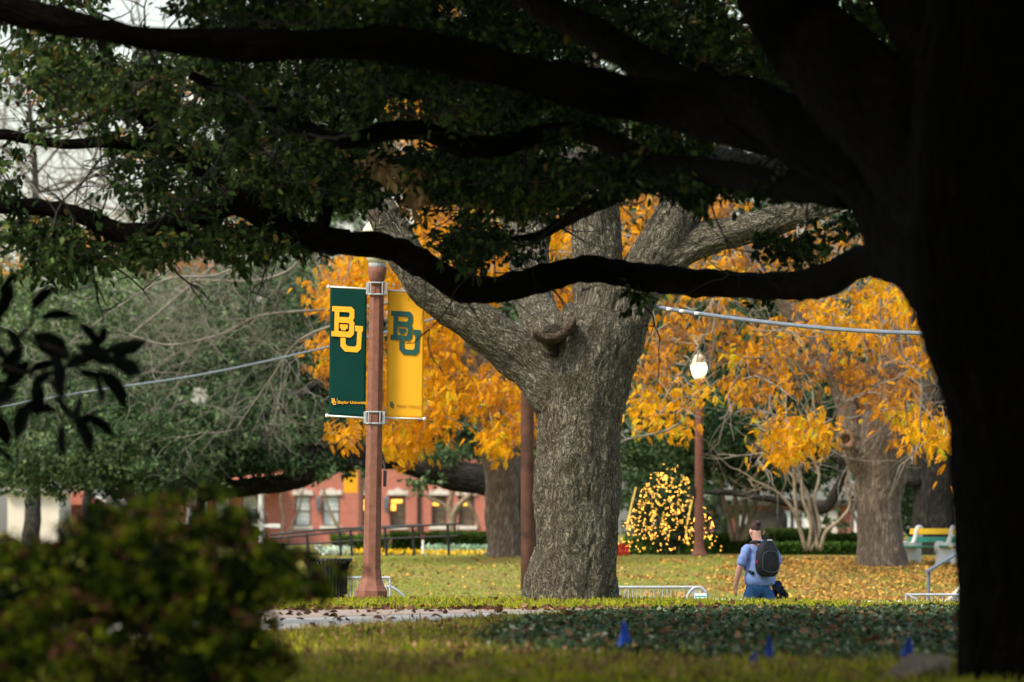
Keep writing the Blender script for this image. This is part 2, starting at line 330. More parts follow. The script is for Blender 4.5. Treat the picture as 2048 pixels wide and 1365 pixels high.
# ------------------------------------------------------------------ ground
def terrain():
    xs = np.concatenate([np.linspace(-900, -60, 12), np.linspace(-50, -14, 13), np.arange(-13, 13.01, .5), np.linspace(14, 50, 13), np.linspace(60, 900, 12)])
    ys = np.concatenate([np.linspace(-300, -20, 8), np.linspace(-10, 80, 31), np.arange(82, 112, .5), np.arange(112, 165, 1.0), np.linspace(168, 400, 30), np.linspace(450, 2500, 12)])
    X, Y = np.meshgrid(xs, ys); Z = G(X, Y)
    V = np.stack([X.ravel(), Y.ravel(), Z.ravel()], 1); nx = len(xs)
    i = np.arange(len(ys) - 1)[:, None] * nx + np.arange(nx - 1)[None]; Fc = np.stack([i, i + 1, i + 1 + nx, i + nx], -1).reshape(-1, 4)
    m = mat("turf", (.1, .1, .02), .95, spec=.1); L = m.node_tree.links; b = m.node_tree.nodes['Principled BSDF']
    tc = N(m, 'ShaderNodeTexCoord'); n = N(m, 'ShaderNodeTexNoise', i_Scale=1.1, i_Detail=8, i_Roughness=.75); L.new(tc.outputs['Object'], n.inputs['Vector'])
    r = ramp(m, [(.32, (.12, .08, .03)), (.45, (.20, .17, .05)), (.58, (.11, .13, .02)), (.75, (.18, .22, .03))]); L.new(n.outputs[0], r.inputs[0]); L.new(r.outputs[0], b.inputs['Base Color'])
    n2 = N(m, 'ShaderNodeTexNoise', i_Scale=26, i_Detail=4); L.new(tc.outputs['Object'], n2.inputs['Vector'])
    bp = N(m, 'ShaderNodeBump', i_Strength=.8, i_Distance=.05); L.new(n2.outputs[0], bp.inputs['Height']); L.new(bp.outputs[0], b.inputs['Normal'])
    me = raw_mesh("ground", V, Fc, 4, m); me.polygons.foreach_set('use_smooth', [True] * len(me.polygons))
    o = bpy.data.objects.new("ground", me); link(o); o['kind'] = 'structure'
terrain()
def gpt(px, py): D = gD(py); return ((px - 1024) * D / F, D)
PATH_FAR = [gpt(*p) for p in [(-900, 1230), (300, 1225), (700, 1223), (1000, 1222), (1200, 1220.5), (1330, 1219.5)]]
PATH_NEAR = [gpt(*p) for p in [(-900, 1330), (300, 1283), (575, 1264), (700, 1257), (850, 1247), (1030, 1235), (1180, 1228), (1330, 1221.5)]]
PATH_POLY = PATH_FAR + PATH_NEAR[::-1]
PATH_MID = [((a[0] + b[0]) / 2, a[1] * .55 + b[1] * .45) for a, b in zip(PATH_FAR, [gpt(*p) for p in [(-900, 1330), (300, 1283), (700, 1257), (1000, 1237), (1200, 1227), (1330, 1221.5)]])]
def sheet(name, poly, z, m, th=.05):
    s = MB(); n = len(poly); V = [(x, y, gz(x, y) + z) for x, y in poly] + [(x, y, gz(x, y) + z - th) for x, y in poly]
    s.add(V, [tuple(range(n))[::-1], ] + [(i, i + n, (i + 1) % n + n, (i + 1) % n) for i in range(n)])
    o = s.build(name, m); o['kind'] = 'structure'; return o
sheet("path", PATH_POLY, .02, M_conc)
sheet("path_far_strip", PATH_FAR + PATH_MID[::-1], .024, M_conc2, .01)
IVY = [gpt(*p) for p in [(985, 1292), (1010, 1268), (1065, 1243), (1180, 1233), (1330, 1225), (1700, 1223), (2300, 1223), (2400, 1345), (1900, 1330), (1500, 1322), (1200, 1312), (1050, 1305)]]
# low valley surfaces beyond the ridge
sheet("pavement", [(-40, 88.6), (40, 88.6), (40, 91.4), (-40, 91.4)], .02, M_conc)
s_ = MB(); xs = np.linspace(-40, 40, 41)
V = [(x, y, gz(x, y) + .012) for y in (98, 107) for x in xs]; s_.add(V, [(i, i + 1, i + 42, i + 41) for i in range(40)])
o = s_.build("road", noisy("asphalt", (.045, .045, .045), (.06, .06, .06), 20, .9)); o['kind'] = 'structure'

def wedge(n, D0, D1, mar=1.15, px0=None, px1=None, p=1.0):
    D = D0 + (D1 - D0) * rng.uniform(0, 1, n) ** p
    if px0 is None: x = rng.uniform(-1, 1, n) * 1024 * mar * D / F
    else: x = (rng.uniform(px0, px1, n) - 1024) * D / F
    return x, D
def scatter_grass(name, x, D, h, wd, m, tint, zoff=0.0):
    n = len(x); P = np.stack([x, D, G(x, D) + zoff], 1)
    d = rng.normal(0, .55, (n, 3)); d[:, 2] = 1
    hh = h * rng.uniform(.5, 1.4, n)
    d /= np.linalg.norm(d, axis=1)[:, None]
    a = rng.uniform(0, 2 * math.pi, n); s = np.stack([np.cos(a), np.sin(a) * .6, np.zeros(n)], 1) * (wd * rng.uniform(.6, 1.3, n))[:, None]
    V = np.stack([P - s, P + s, P + d * hh[:, None]], 1).reshape(-1, 3)
    me = raw_mesh(name, V, np.arange(3 * n).reshape(-1, 3), 3, m, np.clip(tint, 0, 1).repeat(3))
    o = bpy.data.objects.new(name, me); link(o); return o
def patch(x, y, sc, seed=0): 
    return (np.sin(x * sc + 1.3 * np.sin(y * sc * .35 + seed)) * np.cos(y * sc * .3 + seed * 2 + np.sin(x * sc * .7)) + np.sin(x * sc * 2.7 + y * sc * .8 + seed) * .5) * .5
def tuft_field(name, n, per, D0, D1, h, wd, m, spread, tint_fn, keep=None, label=None):
    x, D = wedge(n, D0, D1)
    if keep is not None: k = keep(x, D); x, D = x[k], D[k]
    t = tint_fn(x, D); hh = h * rng.uniform(.55, 1.5, len(x)); n = len(x)
    X = np.repeat(x, per) + rng.normal(0, spread, n * per); Y = np.repeat(D, per) + rng.normal(0, spread, n * per)
    T = np.repeat(t, per) + rng.normal(0, .07, n * per); HH = np.repeat(hh, per); k = ~in_poly(X, Y, PATH_POLY)
    o = scatter_grass(name, X[k], Y[k], HH[k], wd, m, T[k]); tag(o, label, "grass", kind='stuff')
offp = lambda x, D: ~in_poly(x, D, PATH_POLY) & ~(in_poly(x, D, IVY) & (rng.uniform(0, 1, len(x)) < .93))
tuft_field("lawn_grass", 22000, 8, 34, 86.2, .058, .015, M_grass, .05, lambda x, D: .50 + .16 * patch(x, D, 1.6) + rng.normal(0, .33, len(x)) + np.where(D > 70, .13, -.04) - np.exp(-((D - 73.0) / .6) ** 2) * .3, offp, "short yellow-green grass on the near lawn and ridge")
tuft_field("dry_grass", 4200, 8, 38, 70, .085, .012, M_grass, .04, lambda x, D: rng.choice([.02, .16, .22, .95], len(x)), offp, "straw and dark dead tufts standing in the near lawn")
x, D = wedge(170000, 122, 164)
t = .5 + .3 * patch(x, D, .8, 2) + rng.normal(0, .17, len(x))
o = scatter_grass("bank_grass", x, D, .06, .022, M_grass2, t); tag(o, "dry straw-coloured grass on the far sloping bank", "grass", kind='stuff')
def litter(name, x, D, size, m, tint, label, zoff=.01, flat=.5):
    n = len(x); P = np.stack([x, D, G(x, D) + zoff + rng.uniform(0, .03, n)], 1); d = rng.normal(0, 1, (n, 3)); d[:, 2] *= flat * .45
    o = leaves(name, P, d, size, m, LEAF4, .8, .5, tint=tint, tjit=.2); return tag(o, label, "fallen leaves", kind='stuff')
x, D = wedge(52000, 124, 158, px0=1200, px1=2200)
k = rng.uniform(0, 1, len(x)) < np.clip(.0 + .7 * patch(x, D, .9, 5) + (x - 3.5) * .10, .03, .95); x, D = x[k], D[k]
litter("bank_leaf_litter", x, D, .085, M_litter, np.full(len(x), .62), "yellow and brown fallen leaves strewn on the right part of the bank", .03, .8)
x, D = wedge(900, 124, 158, px0=500, px1=1250)
litter("bank_scattered_leaves", x, D, .10, M_litter, np.full(len(x), .5), "sparse fallen leaves on the bank behind the pink lamp post", .03, .8)
x, D = wedge(1500, 40, 84)
k = ~in_poly(x, D, PATH_POLY); x, D = x[k], D[k]
litter("lawn_leaf_litter", x, D, .075, M_litter_b, np.full(len(x), .45), "brown fallen leaves lying in the near grass", .02, .8)
x, D = wedge(3800, 38, 72); k = ~in_poly(x, D, PATH_POLY) & ~in_poly(x, D, IVY); x, D = x[k], D[k]
litter("tan_leaf_bits", x, D, .05, M_litter_b, np.full(len(x), .95), "pale tan leaf bits scattered in the near lawn", .035, 1.6)
x, D = wedge(420, 71, 73.5, px0=550, px1=1500)
litter("path_edge_leaves", x, D, .08, M_litter_b, np.full(len(x), .5), "brown leaves caught along the far edge of the path", .02, .6)
x, D = wedge(2600, 56, 73, px0=300, px1=1330); k = in_poly(x, D, PATH_POLY); x, D = x[k], D[k]
x, D = x[::9], D[::9]
litter("path_fallen_leaves", x, D, .10, M_litter_b, np.full(len(x), .25), "curled brown leaves scattered on the concrete path", .03, .35)
# ivy
x, D = wedge(150000, 40, 76, px0=950, px1=2350); k = in_poly(x + .25 * patch(x, D, 4.0, 9) + rng.normal(0, .12, len(x)), D + 1.0 * patch(x, D, 2.2, 3) + rng.normal(0, .5, len(x)), IVY) & (D < 73.4); x, D = x[k], D[k]
n = len(x); z = G(x, D) + rng.uniform(.0, .095, n) * (.65 + .35 * patch(x, D, 3.1)); P = np.stack([x, D, z], 1); d = rng.normal(0, 1, (n, 3)); d[:, 2] = d[:, 2] * .5 - .1
o = leaves("ivy_bed", P, d, .066, M_ivy, LEAF2, .7, .9, tint=.5 + .22 * patch(x, D, 2.0, 3), tjit=.22); tag(o, "dark green ground-cover ivy bed between path and near lawn", "ivy", kind='stuff')
x, D = wedge(700, 44, 73, px0=980, px1=2200); k = in_poly(x, D, IVY); x, D = x[k], D[k]
litter("ivy_bed_leaves", x, D, .085, M_litter_b, np.full(len(x), .65), "curled brown leaves resting on the ivy bed", .065, .9)

# ------------------------------------------------------------------ trees
def remesh_tree(name, mb, mat_, parent, voxel, limbs, amp=.02, nscale=2.0, flare=None):
    me = bpy.data.meshes.new(name + "_src"); me.from_pydata(np.concatenate(mb.v).tolist(), [], mb.f); me.update()
    o = bpy.data.objects.new(name + "_src", me); COL.objects.link(o)
    md = o.modifiers.new("r", 'REMESH'); md.mode = 'VOXEL'; md.voxel_size = voxel
    sm = o.modifiers.new("s", 'SMOOTH'); sm.factor = .6; sm.iterations = 6
    dg = bpy.context.evaluated_depsgraph_get(); ev = o.evaluated_get(dg); m2 = bpy.data.meshes.new_from_object(ev)
    bpy.data.objects.remove(o); m2.name = name
    n = len(m2.vertices); co = np.empty(n * 3, np.float32); m2.vertices.foreach_get('co', co); co = co.reshape(-1, 3).astype(float)
    no = np.empty(n * 3, np.float32); m2.vertices.foreach_get('normal', no); no = no.reshape(-1, 3)
    best = np.full(n, 1e9); bc = np.zeros((n, 3))
    for li, (P, r) in enumerate(limbs):
        sacc = 0; lb = np.full(n, 1e9); lm_ = np.full(n, 1e9); lc = np.zeros((n, 3))
        T0 = P[-1] - P[0]; T0 /= np.linalg.norm(T0); ref = np.array([0, 1.0, 0]); nn = np.cross(T0, ref); nn /= np.linalg.norm(nn)
        for i in range(len(P) - 1):
            ab = P[i + 1] - P[i]; L = np.linalg.norm(ab) + 1e-9; T = ab / L
            n1 = nn - T * np.dot(nn, T); n1 /= np.linalg.norm(n1); n2 = np.cross(T, n1)
            tt = np.clip(((co - P[i]) @ T) / L, 0, 1); q = co - (P[i] + tt[:, None] * ab); dist = np.linalg.norm(q, axis=1)
            m = dist < lb; lb[m] = dist[m]; lm_[m] = dist[m] - .9 * (r[i] + (r[i + 1] - r[i]) * tt[m])
            lc[m] = np.stack([q[m] @ n1 + li * 7.3, q[m] @ n2, sacc + tt[m] * L], 1); sacc += L
        m = lm_ < best; best[m] = lm_[m]; bc[m] = lc[m]
    dsp = np.array([mnoise.fractal(Vector((b[0] * nscale * 1.6, b[1] * nscale * 1.6, b[2] * nscale * .55)), 1.0, 2.0, 4) for b in bc]) * amp
    rd = np.array([1 - abs(mnoise.noise(Vector((b[0] * 13, b[1] * 13, b[2] * 3.6)))) * 2 for b in bc]) * amp * .35
    co = co + no * (dsp + rd)[:, None]
    m2.vertices.foreach_set('co', co.astype(np.float32).ravel())
    at = m2.attributes.new('bark_co', 'FLOAT_VECTOR', 'POINT'); at.data.foreach_set('vector', bc.astype(np.float32).ravel())
    m2.polygons.foreach_set('use_smooth', [True] * len(m2.polygons)); m2.materials.clear(); m2.materials.append(mat_); m2.update()
    ob = bpy.data.objects.new(name, m2); link(ob, parent); ob.matrix_parent_inverse = pinv(parent)
    return ob
def pxl(path, D):
    """limb as photo points (px,py,width px[,D]) -> world centre line and radii"""
    P = []; r = []
    for p in path:
        d = p[3] if len(p) > 3 else D
        P.append(K(p[0], p[1], d)); r.append(p[2] / 2 * d / F)
    return np.array(P), np.array(r)
def tree_body(name, paths, D, mat_, parent, voxel, amp, nscale=2.0):
    mb = MB(); limbs = []
    for pa in paths:
        P, r = pxl(pa, D); mb.tube(P, r, 14, True, 6, .0); limbs.append(spline(P, r, 3))
    return remesh_tree(name, mb, mat_, parent, voxel, limbs, amp, nscale)
def limb_obj(path, D, mat_, parent, seg=14, name='limb', wob=.25):
    P, r = pxl(path, D); s = MB(); s.tube(P, r, seg, True, 7, wob); return s.build(name, mat_, parent, True)
def twigs(mb, starts, dirs, L, r, gen, droop, rnd=.5, kids=4, seg=4):
    for p, d in zip(starts, dirs):
        d = d / np.linalg.norm(d); pts = [p]; q = p; dd = d.copy(); m = 5
        for i in range(m):
            dd = dd + rng.normal(0, rnd * .5, 3); dd[2] -= droop; dd /= np.linalg.norm(dd); q = q + dd * L / m; pts.append(q)
        mb.tube(pts, np.linspace(r, r * .35, len(pts)), seg, False, 1, 0)
        if gen > 0:
            ks = rng.integers(1, m + 1, kids)
            sd = []
            for kk in ks:
                v = (pts[kk] - pts[kk - 1]) / (L / m) + rng.normal(0, .6, 3); sd.append(v)
            twigs(mb, [pts[kk] for kk in ks], sd, L * .62, r * .55, gen - 1, droop, rnd, kids, 3)

# --- the big pale tree in the middle
ct = thing("elm_tree", "large pale grey tree with ridged bark forking above the grass ridge", "tree", K(1142, 1200, 83))
CP = [
    [(1140, 1262, 205), (1140, 1215, 184), (1143, 1180, 168), (1150, 1120, 161), (1154, 1040, 165), (1156, 960, 167), (1158, 880, 168), (1164, 800, 172), (1178, 730, 178), (1196, 670, 178), (1208, 625, 150)],
    [(1150, 850, 120), (1110, 775, 118), (1055, 722, 100), (985, 668, 86), (905, 612, 78), (850, 570, 74), (818, 520, 70), (785, 460, 68), (750, 400, 66), (700, 320, 56, 84), (640, 240, 48, 85), (560, 170, 40, 86)],
    [(1150, 730, 90), (1100, 670, 84), (1072, 610, 78, 84), (1062, 540, 78, 84.5), (1055, 470, 80, 85), (1035, 390, 74, 85.5), (1010, 290, 62, 86), (1000, 150, 50, 87)],
    [(1205, 700, 150), (1203, 620, 118), (1196, 560, 96), (1194, 480, 95), (1190, 400, 86), (1188, 300, 78), (1180, 180, 66), (1160, 20, 50)],
    [(1225, 690, 120), (1262, 600, 96), (1300, 530, 92), (1345, 455, 88), (1375, 400, 84), (1410, 330, 70), (1450, 220, 60), (1500, 60, 46)],
    [(1290, 560, 76), (1345, 512, 78), (1400, 482, 68), (1480, 460, 58), (1560, 437, 54), (1640, 412, 50), (1740, 370, 42), (1850, 290, 34)],
]
CP += [[(1100, 1120, 70), (1078, 1170, 60), (1062, 1202, 40), (1050, 1214, 22, 82.8)], [(1190, 1130, 70), (1206, 1180, 54), (1226, 1212, 30, 82.8)]]
tree_body("trunk", CP, 83, M_bark_c, ct, .022, .055, 2.2)
# torn stub in the fork: a curved lip of healed wood
s = MB(); k_ = 82.3 / F; c_ = K(1100, 670, 82.3)
s.prism([((px - 1100) * k_, -(py - 670) * k_) for px, py in [(1064, 663), (1078, 668), (1095, 672), (1112, 671), (1126, 662), (1138, 648), (1150, 636), (1153, 644), (1144, 660), (1131, 675), (1112, 685), (1092, 686), (1076, 679), (1066, 671)]], Matrix.Translation(Vector(c_)) @ Matrix.Rotation(R(-14), 4, 'X'), .30)
s.build("healed_stub_lip", bark("healed_wood", (.03, .02, .013), (.26, .20, .14), (.14, .10, .065), 16, 1, .03, 1), ct, True, bevel=.035)
s = MB(); s.tube([K(1112, 685, 82.75), K(1102, 668, 82.55), K(1096, 656, 82.5)], [.17, .16, .07], 14, True, 6, 1.0)
s.build("dark_hole_stub", bark("hole_shade_wood", (.015, .010, .006), (.13, .10, .065), (.06, .042, .026), 18, 1, .03, .5), ct, True)  # stands for the dark hole behind the lip, its shade put into the colour
# fine upper twigs of the tree
s = MB(); st = []; dr = []
for i in range(26):
    pa = CP[random.choice([1, 2, 3, 4, 5])]; P, r = pxl(pa, 83); P, r = spline(P, r, 4); j = random.randrange(len(P) // 2 + 3, len(P)); st.append(P[j]); dr.append(rng.normal(0, 1, 3) + np.array([0, 0, .5]))
twigs(s, st, dr, 1.0, .022, 2, -.03, .5, 4)
s.build("twigs", M_twig, ct)['kind'] = 'stuff'

# --- the dark oak in front: trunk at the right edge, boughs reaching left and away
ok = thing("live_oak", "dark live oak whose black trunk fills the right edge of the view", "tree", K(2090, 1362, 38))
OT = [
    [(2100, 1460, 420), (2100, 1372, 392), (2098, 1300, 372), (2096, 1150, 362), (2094, 1000, 376), (2092, 850, 395), (2085, 720, 425), (2060, 600, 450), (2030, 450, 440), (2010, 300, 380), (2020, 100, 330), (2030, -200, 300)],
    [(2050, 640, 300), (1950, 560, 280, 40), (1840, 440, 230, 42), (1740, 350, 160, 43), (1620, 285, 120, 44), (1470, 240, 105, 45), (1320, 208, 92, 46), (1180, 180, 88, 46), (1040, 148, 76, 46), (900, 112, 70, 46), (760, 84, 68, 46), (600, 92, 58, 46), (450, 88, 62, 46), (300, 80, 54, 46), (150, 50, 54, 46), (0, 18, 52, 46), (-160, -30, 55, 46)],
    [(1990, 520, 260), (1880, 360, 250, 40), (1760, 220, 210, 41), (1640, 100, 190, 42), (1560, 0, 170, 42), (1500, -120, 150, 42)],
    [(1760, 330, 130, 42.5), (1600, 262, 120, 43.5), (1480, 205, 90, 45), (1360, 175, 70, 47), (1250, 110, 64, 48), (1150, 45, 60, 49), (1040, -30, 54, 50)],
    [(2000, 300, 200), (1930, 150, 170, 40), (1860, 30, 170, 41), (1800, -90, 160, 42)],
]
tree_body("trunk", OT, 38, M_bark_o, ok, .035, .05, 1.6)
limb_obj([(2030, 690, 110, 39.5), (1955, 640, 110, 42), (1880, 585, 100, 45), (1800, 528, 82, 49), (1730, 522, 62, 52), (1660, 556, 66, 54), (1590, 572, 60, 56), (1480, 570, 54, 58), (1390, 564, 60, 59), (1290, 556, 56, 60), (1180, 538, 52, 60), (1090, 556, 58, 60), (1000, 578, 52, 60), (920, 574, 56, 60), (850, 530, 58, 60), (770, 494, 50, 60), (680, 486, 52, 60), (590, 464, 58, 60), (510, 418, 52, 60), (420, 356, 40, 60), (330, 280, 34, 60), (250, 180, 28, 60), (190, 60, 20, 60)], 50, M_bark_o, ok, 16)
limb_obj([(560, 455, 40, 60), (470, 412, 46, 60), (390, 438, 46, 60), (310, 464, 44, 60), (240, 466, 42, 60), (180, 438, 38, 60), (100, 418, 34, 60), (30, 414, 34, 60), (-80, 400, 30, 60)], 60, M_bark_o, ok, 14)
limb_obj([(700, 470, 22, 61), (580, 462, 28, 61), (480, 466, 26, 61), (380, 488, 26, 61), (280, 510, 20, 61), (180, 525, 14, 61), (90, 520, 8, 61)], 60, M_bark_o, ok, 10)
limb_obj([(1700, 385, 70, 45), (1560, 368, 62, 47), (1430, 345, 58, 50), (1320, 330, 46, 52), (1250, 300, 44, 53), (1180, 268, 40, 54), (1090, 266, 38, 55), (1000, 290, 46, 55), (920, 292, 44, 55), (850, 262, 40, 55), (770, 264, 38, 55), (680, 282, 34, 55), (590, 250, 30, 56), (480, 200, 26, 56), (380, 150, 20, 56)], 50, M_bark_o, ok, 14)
limb_obj([(1640, 345, 60, 48), (1540, 342, 52, 54), (1450, 325, 56, 58), (1340, 312, 54, 61), (1220, 328, 42, 62), (1100, 322, 38, 63), (980, 318, 34, 63), (880, 330, 26, 63), (800, 345, 18, 63)], 55, M_bark_c, ok, 14)  # lit bough: the light is put into the colour, a paler bark
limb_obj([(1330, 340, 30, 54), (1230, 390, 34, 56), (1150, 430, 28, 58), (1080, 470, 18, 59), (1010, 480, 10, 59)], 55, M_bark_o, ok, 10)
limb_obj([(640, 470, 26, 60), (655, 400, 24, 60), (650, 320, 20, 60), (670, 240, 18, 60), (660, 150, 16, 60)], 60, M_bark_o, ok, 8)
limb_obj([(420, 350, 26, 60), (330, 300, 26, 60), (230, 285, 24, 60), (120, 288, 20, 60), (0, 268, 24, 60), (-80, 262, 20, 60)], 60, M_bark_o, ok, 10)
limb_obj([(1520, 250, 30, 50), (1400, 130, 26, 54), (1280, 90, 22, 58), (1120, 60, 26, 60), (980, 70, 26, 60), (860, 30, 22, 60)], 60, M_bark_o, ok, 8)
FGB = [(1745, 60, 80, 70, 50, 60, 70, .4), # leafy sprays of the oak: px,py,rx,ry,D0,D1,n,tint
    (120, 170, 200, 110, 54, 66, 150, .62), (330, 210, 160, 110, 54, 68, 150, .55), (200, 130, 200, 70, 56, 66, 70, .5), (500, 200, 180, 130, 52, 68, 230, .5), (700, 180, 160, 130, 52, 68, 210, .45),
    (80, 20, 180, 60, 54, 66, 60, .5), (480, 30, 160, 60, 52, 64, 90, .4), (700, 20, 200, 60, 50, 64, 150, .5), (950, 60, 200, 90, 50, 66, 190, .45), (1150, 40, 180, 90, 52, 66, 170, .5), (1380, 70, 140, 110, 52, 68, 190, .62), (1560, 160, 110, 90, 52, 66, 90, .55),
    (950, 210, 170, 90, 52, 68, 210, .5), (1130, 230, 150, 90, 52, 68, 150, .45), (820, 150, 120, 60, 54, 68, 80, .45), (600, 330, 130, 100, 56, 68, 170, .5), (470, 330, 120, 80, 56, 68, 90, .55), (300, 330, 90, 50, 56, 66, 22, .4),
    (700, 350, 80, 80, 56, 66, 90, .45), (820, 330, 110, 50, 56, 66, 60, .4), (940, 370, 130, 50, 56, 66, 130, .62), (1080, 390, 120, 50, 56, 66, 110, .6), (1000, 345, 160, 40, 54, 66, 90, .5), (1230, 350, 150, 36, 50, 64, 110, .4), (1400, 370, 130, 28, 48, 62, 70, .42), (1560, 368, 100, 22, 46, 60, 45, .45), (1330, 280, 110, 40, 50, 66, 60, .55),
    (930, 500, 60, 50, 58, 64, 34, .4), (960, 460, 60, 36, 58, 64, 24, .45), (850, 400, 60, 40, 58, 64, 18, .4), (1050, 500, 40, 25, 58, 64, 8, .4),
    (1610, 500, 50, 45, 54, 62, 17, .4), (1690, 450, 40, 40, 52, 60, 8, .4), (1540, 500, 30, 50, 56, 62, 9, .4), (1545, 585, 24, 18, 57, 60, 5, .4), (1280, 590, 14, 22, 58, 61, 4, .4),
    (90, 470, 110, 40, 58, 63, 60, .5), (130, 520, 90, 30, 58, 63, 36, .5), (260, 500, 110, 30, 58, 63, 45, .5), (420, 480, 120, 28, 58, 63, 45, .5), (560, 490, 90, 20, 58, 63, 24, .5), (300, 400, 60, 40, 58, 64, 14, .5), (400, 410, 90, 40, 58, 64, 30, .5), (240, 340, 50, 50, 58, 64, 8, .5), (500, 380, 80, 30, 58, 64, 36, .5), (40, 320, 60, 20, 58, 64, 8, .5), (475, 520, 16, 30, 59, 61, 5, .5), (15, 370, 22, 60, 58, 62, 10, .4),
]
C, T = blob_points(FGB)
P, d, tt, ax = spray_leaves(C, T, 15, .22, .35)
GAPS = [(812, 212, 46, 30), (850, 268, 60, 26), (335, 62, 36, 46), (250, 105, 30, 26), (30, 215, 46, 60), (120, 345, 110, 50), (640, 250, 30, 16), (380, 190, 26, 20), (1180, 375, 26, 20), (880, 420, 40, 24), (1290, 410, 40, 30), (1470, 420, 50, 26), (430, 260, 40, 22), (260, 250, 50, 16), (540, 305, 36, 16), (900, 20, 40, 18)]
def gap_keep(P):
    px = P[:, 0] * F / P[:, 1] + 1024; py = HY - (P[:, 2] - H) * F / P[:, 1]; k = np.ones(len(P), bool)
    for x0, y0, rx, ry in GAPS: k &= ~((((px - x0) / rx) ** 2 + ((py - y0) / ry) ** 2 < 1) & (rng.uniform(0, 1, len(P)) < .82))
    return k
k = gap_keep(P); P, d, tt = P[k], d[k], tt[k]
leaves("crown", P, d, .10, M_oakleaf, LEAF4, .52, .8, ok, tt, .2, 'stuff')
s = MB()
for c, a_ in zip(C, ax): s.tube([c - a_ * .28, c, c + a_ * .25], [.007, .005, .002], 3, False, 1)
s.build("twigs", M_twig_d, ok)['kind'] = 'stuff'
st = [C[i] for i in rng.integers(0, len(C), 260)]; s = MB(); twigs(s, st, [rng.normal(0, 1, 3) for _ in st], .9, .018, 1, .0, .5, 3, 4); s.build("branchlets", M_twig_d, ok)['kind'] = 'stuff'
# hanging fringe leaves picked apart one by one (shared mesh)
lm = raw_mesh("leaf", LEAF4[0] * np.array([.52, 1, 1]), LEAF4[1], 4, M_oakleaf, np.full(6, .5))
FR = [(60, 540, 60, 14, 30), (180, 545, 40, 16, 24), (130, 500, 90, 20, 22), (300, 520, 60, 14, 26), (400, 500, 60, 14, 26), (480, 535, 16, 26, 14), (560, 505, 60, 12, 18), (240, 400, 60, 50, 26), (300, 370, 40, 30, 12), (930, 520, 60, 40, 34), (1610, 505, 55, 45, 24), (1545, 590, 20, 18, 8), (1280, 595, 14, 22, 7), (1240, 400, 12, 30, 6), (190, 200, 90, 60, 13)]
nl = 0
for cx, cy, rx, ry, n in FR:
    for i in range(n):
        p = K(cx + random.uniform(-rx, rx), cy + random.uniform(-ry, ry), random.uniform(58, 61)); dd = np.array([[random.gauss(0, .5), random.gauss(0, .5), -1]])
        M3 = frames(dd, np.array([random.uniform(-1.5, 1.5)]))[0]
        o = bpy.data.objects.new("leaf", lm); link(o, ok); o.matrix_parent_inverse = pinv(ok)
        o.matrix_basis = Matrix.Translation(Vector(p)) @ Matrix(M3.tolist()).to_4x4() @ Matrix.Scale(random.uniform(.085, .14), 4); nl += 1
# dead tan spray
C2, T2 = blob_points([(800, 340, 55, 26, 57, 59, 12, .7), (740, 335, 26, 22, 57, 59, 6, .8), (830, 390, 24, 34, 57, 59, 5, .4)])
P, d, tt, ax = spray_leaves(C2, T2, 9, .14, .5)
o = leaves("dead_leaf_spray", P, d, .14, M_deadleaf, LEAF4, .4, .7, ok, tt, .15); o['label'] = "tan dead leaves hanging in the green crown"; o['kind'] = 'stuff'
# upper crown, unseen above the frame, added to keep the boughs in shade
n = 120000; a_ = rng.uniform(0, 2 * math.pi, n); rr = np.sqrt(rng.uniform(0, 1, n))
P = np.stack([0 + rr * np.cos(a_) * 19, 22 + rr * np.sin(a_) * 20, rng.uniform(0, 1, n)], 1)
P[:, 2] = 7.2 + 3.4 * P[:, 2] + np.where(P[:, 1] > 45, (P[:, 1] - 45) * .06, 0) - .8 * rr ** 2
n2_ = 34000; a2 = rng.uniform(0, 2 * math.pi, n2_); r2 = np.sqrt(rng.uniform(0, 1, n2_))
P = np.vstack([P, np.stack([1.5 + r2 * np.cos(a2) * 8, 50 + r2 * np.sin(a2) * 9, 7.3 + 3 * rng.uniform(0, 1, n2_) - .5 * r2 ** 2], 1)])
zl = H + (HY + 40) / F * P[:, 1]; P = P[P[:, 2] > zl]
leaves("shade_crown", P, rng.normal(0, 1, P.shape), .34, M_oakleaf, LEAF2, .5, 1.0, ok, np.full(len(P), .45), .15, 'stuff')

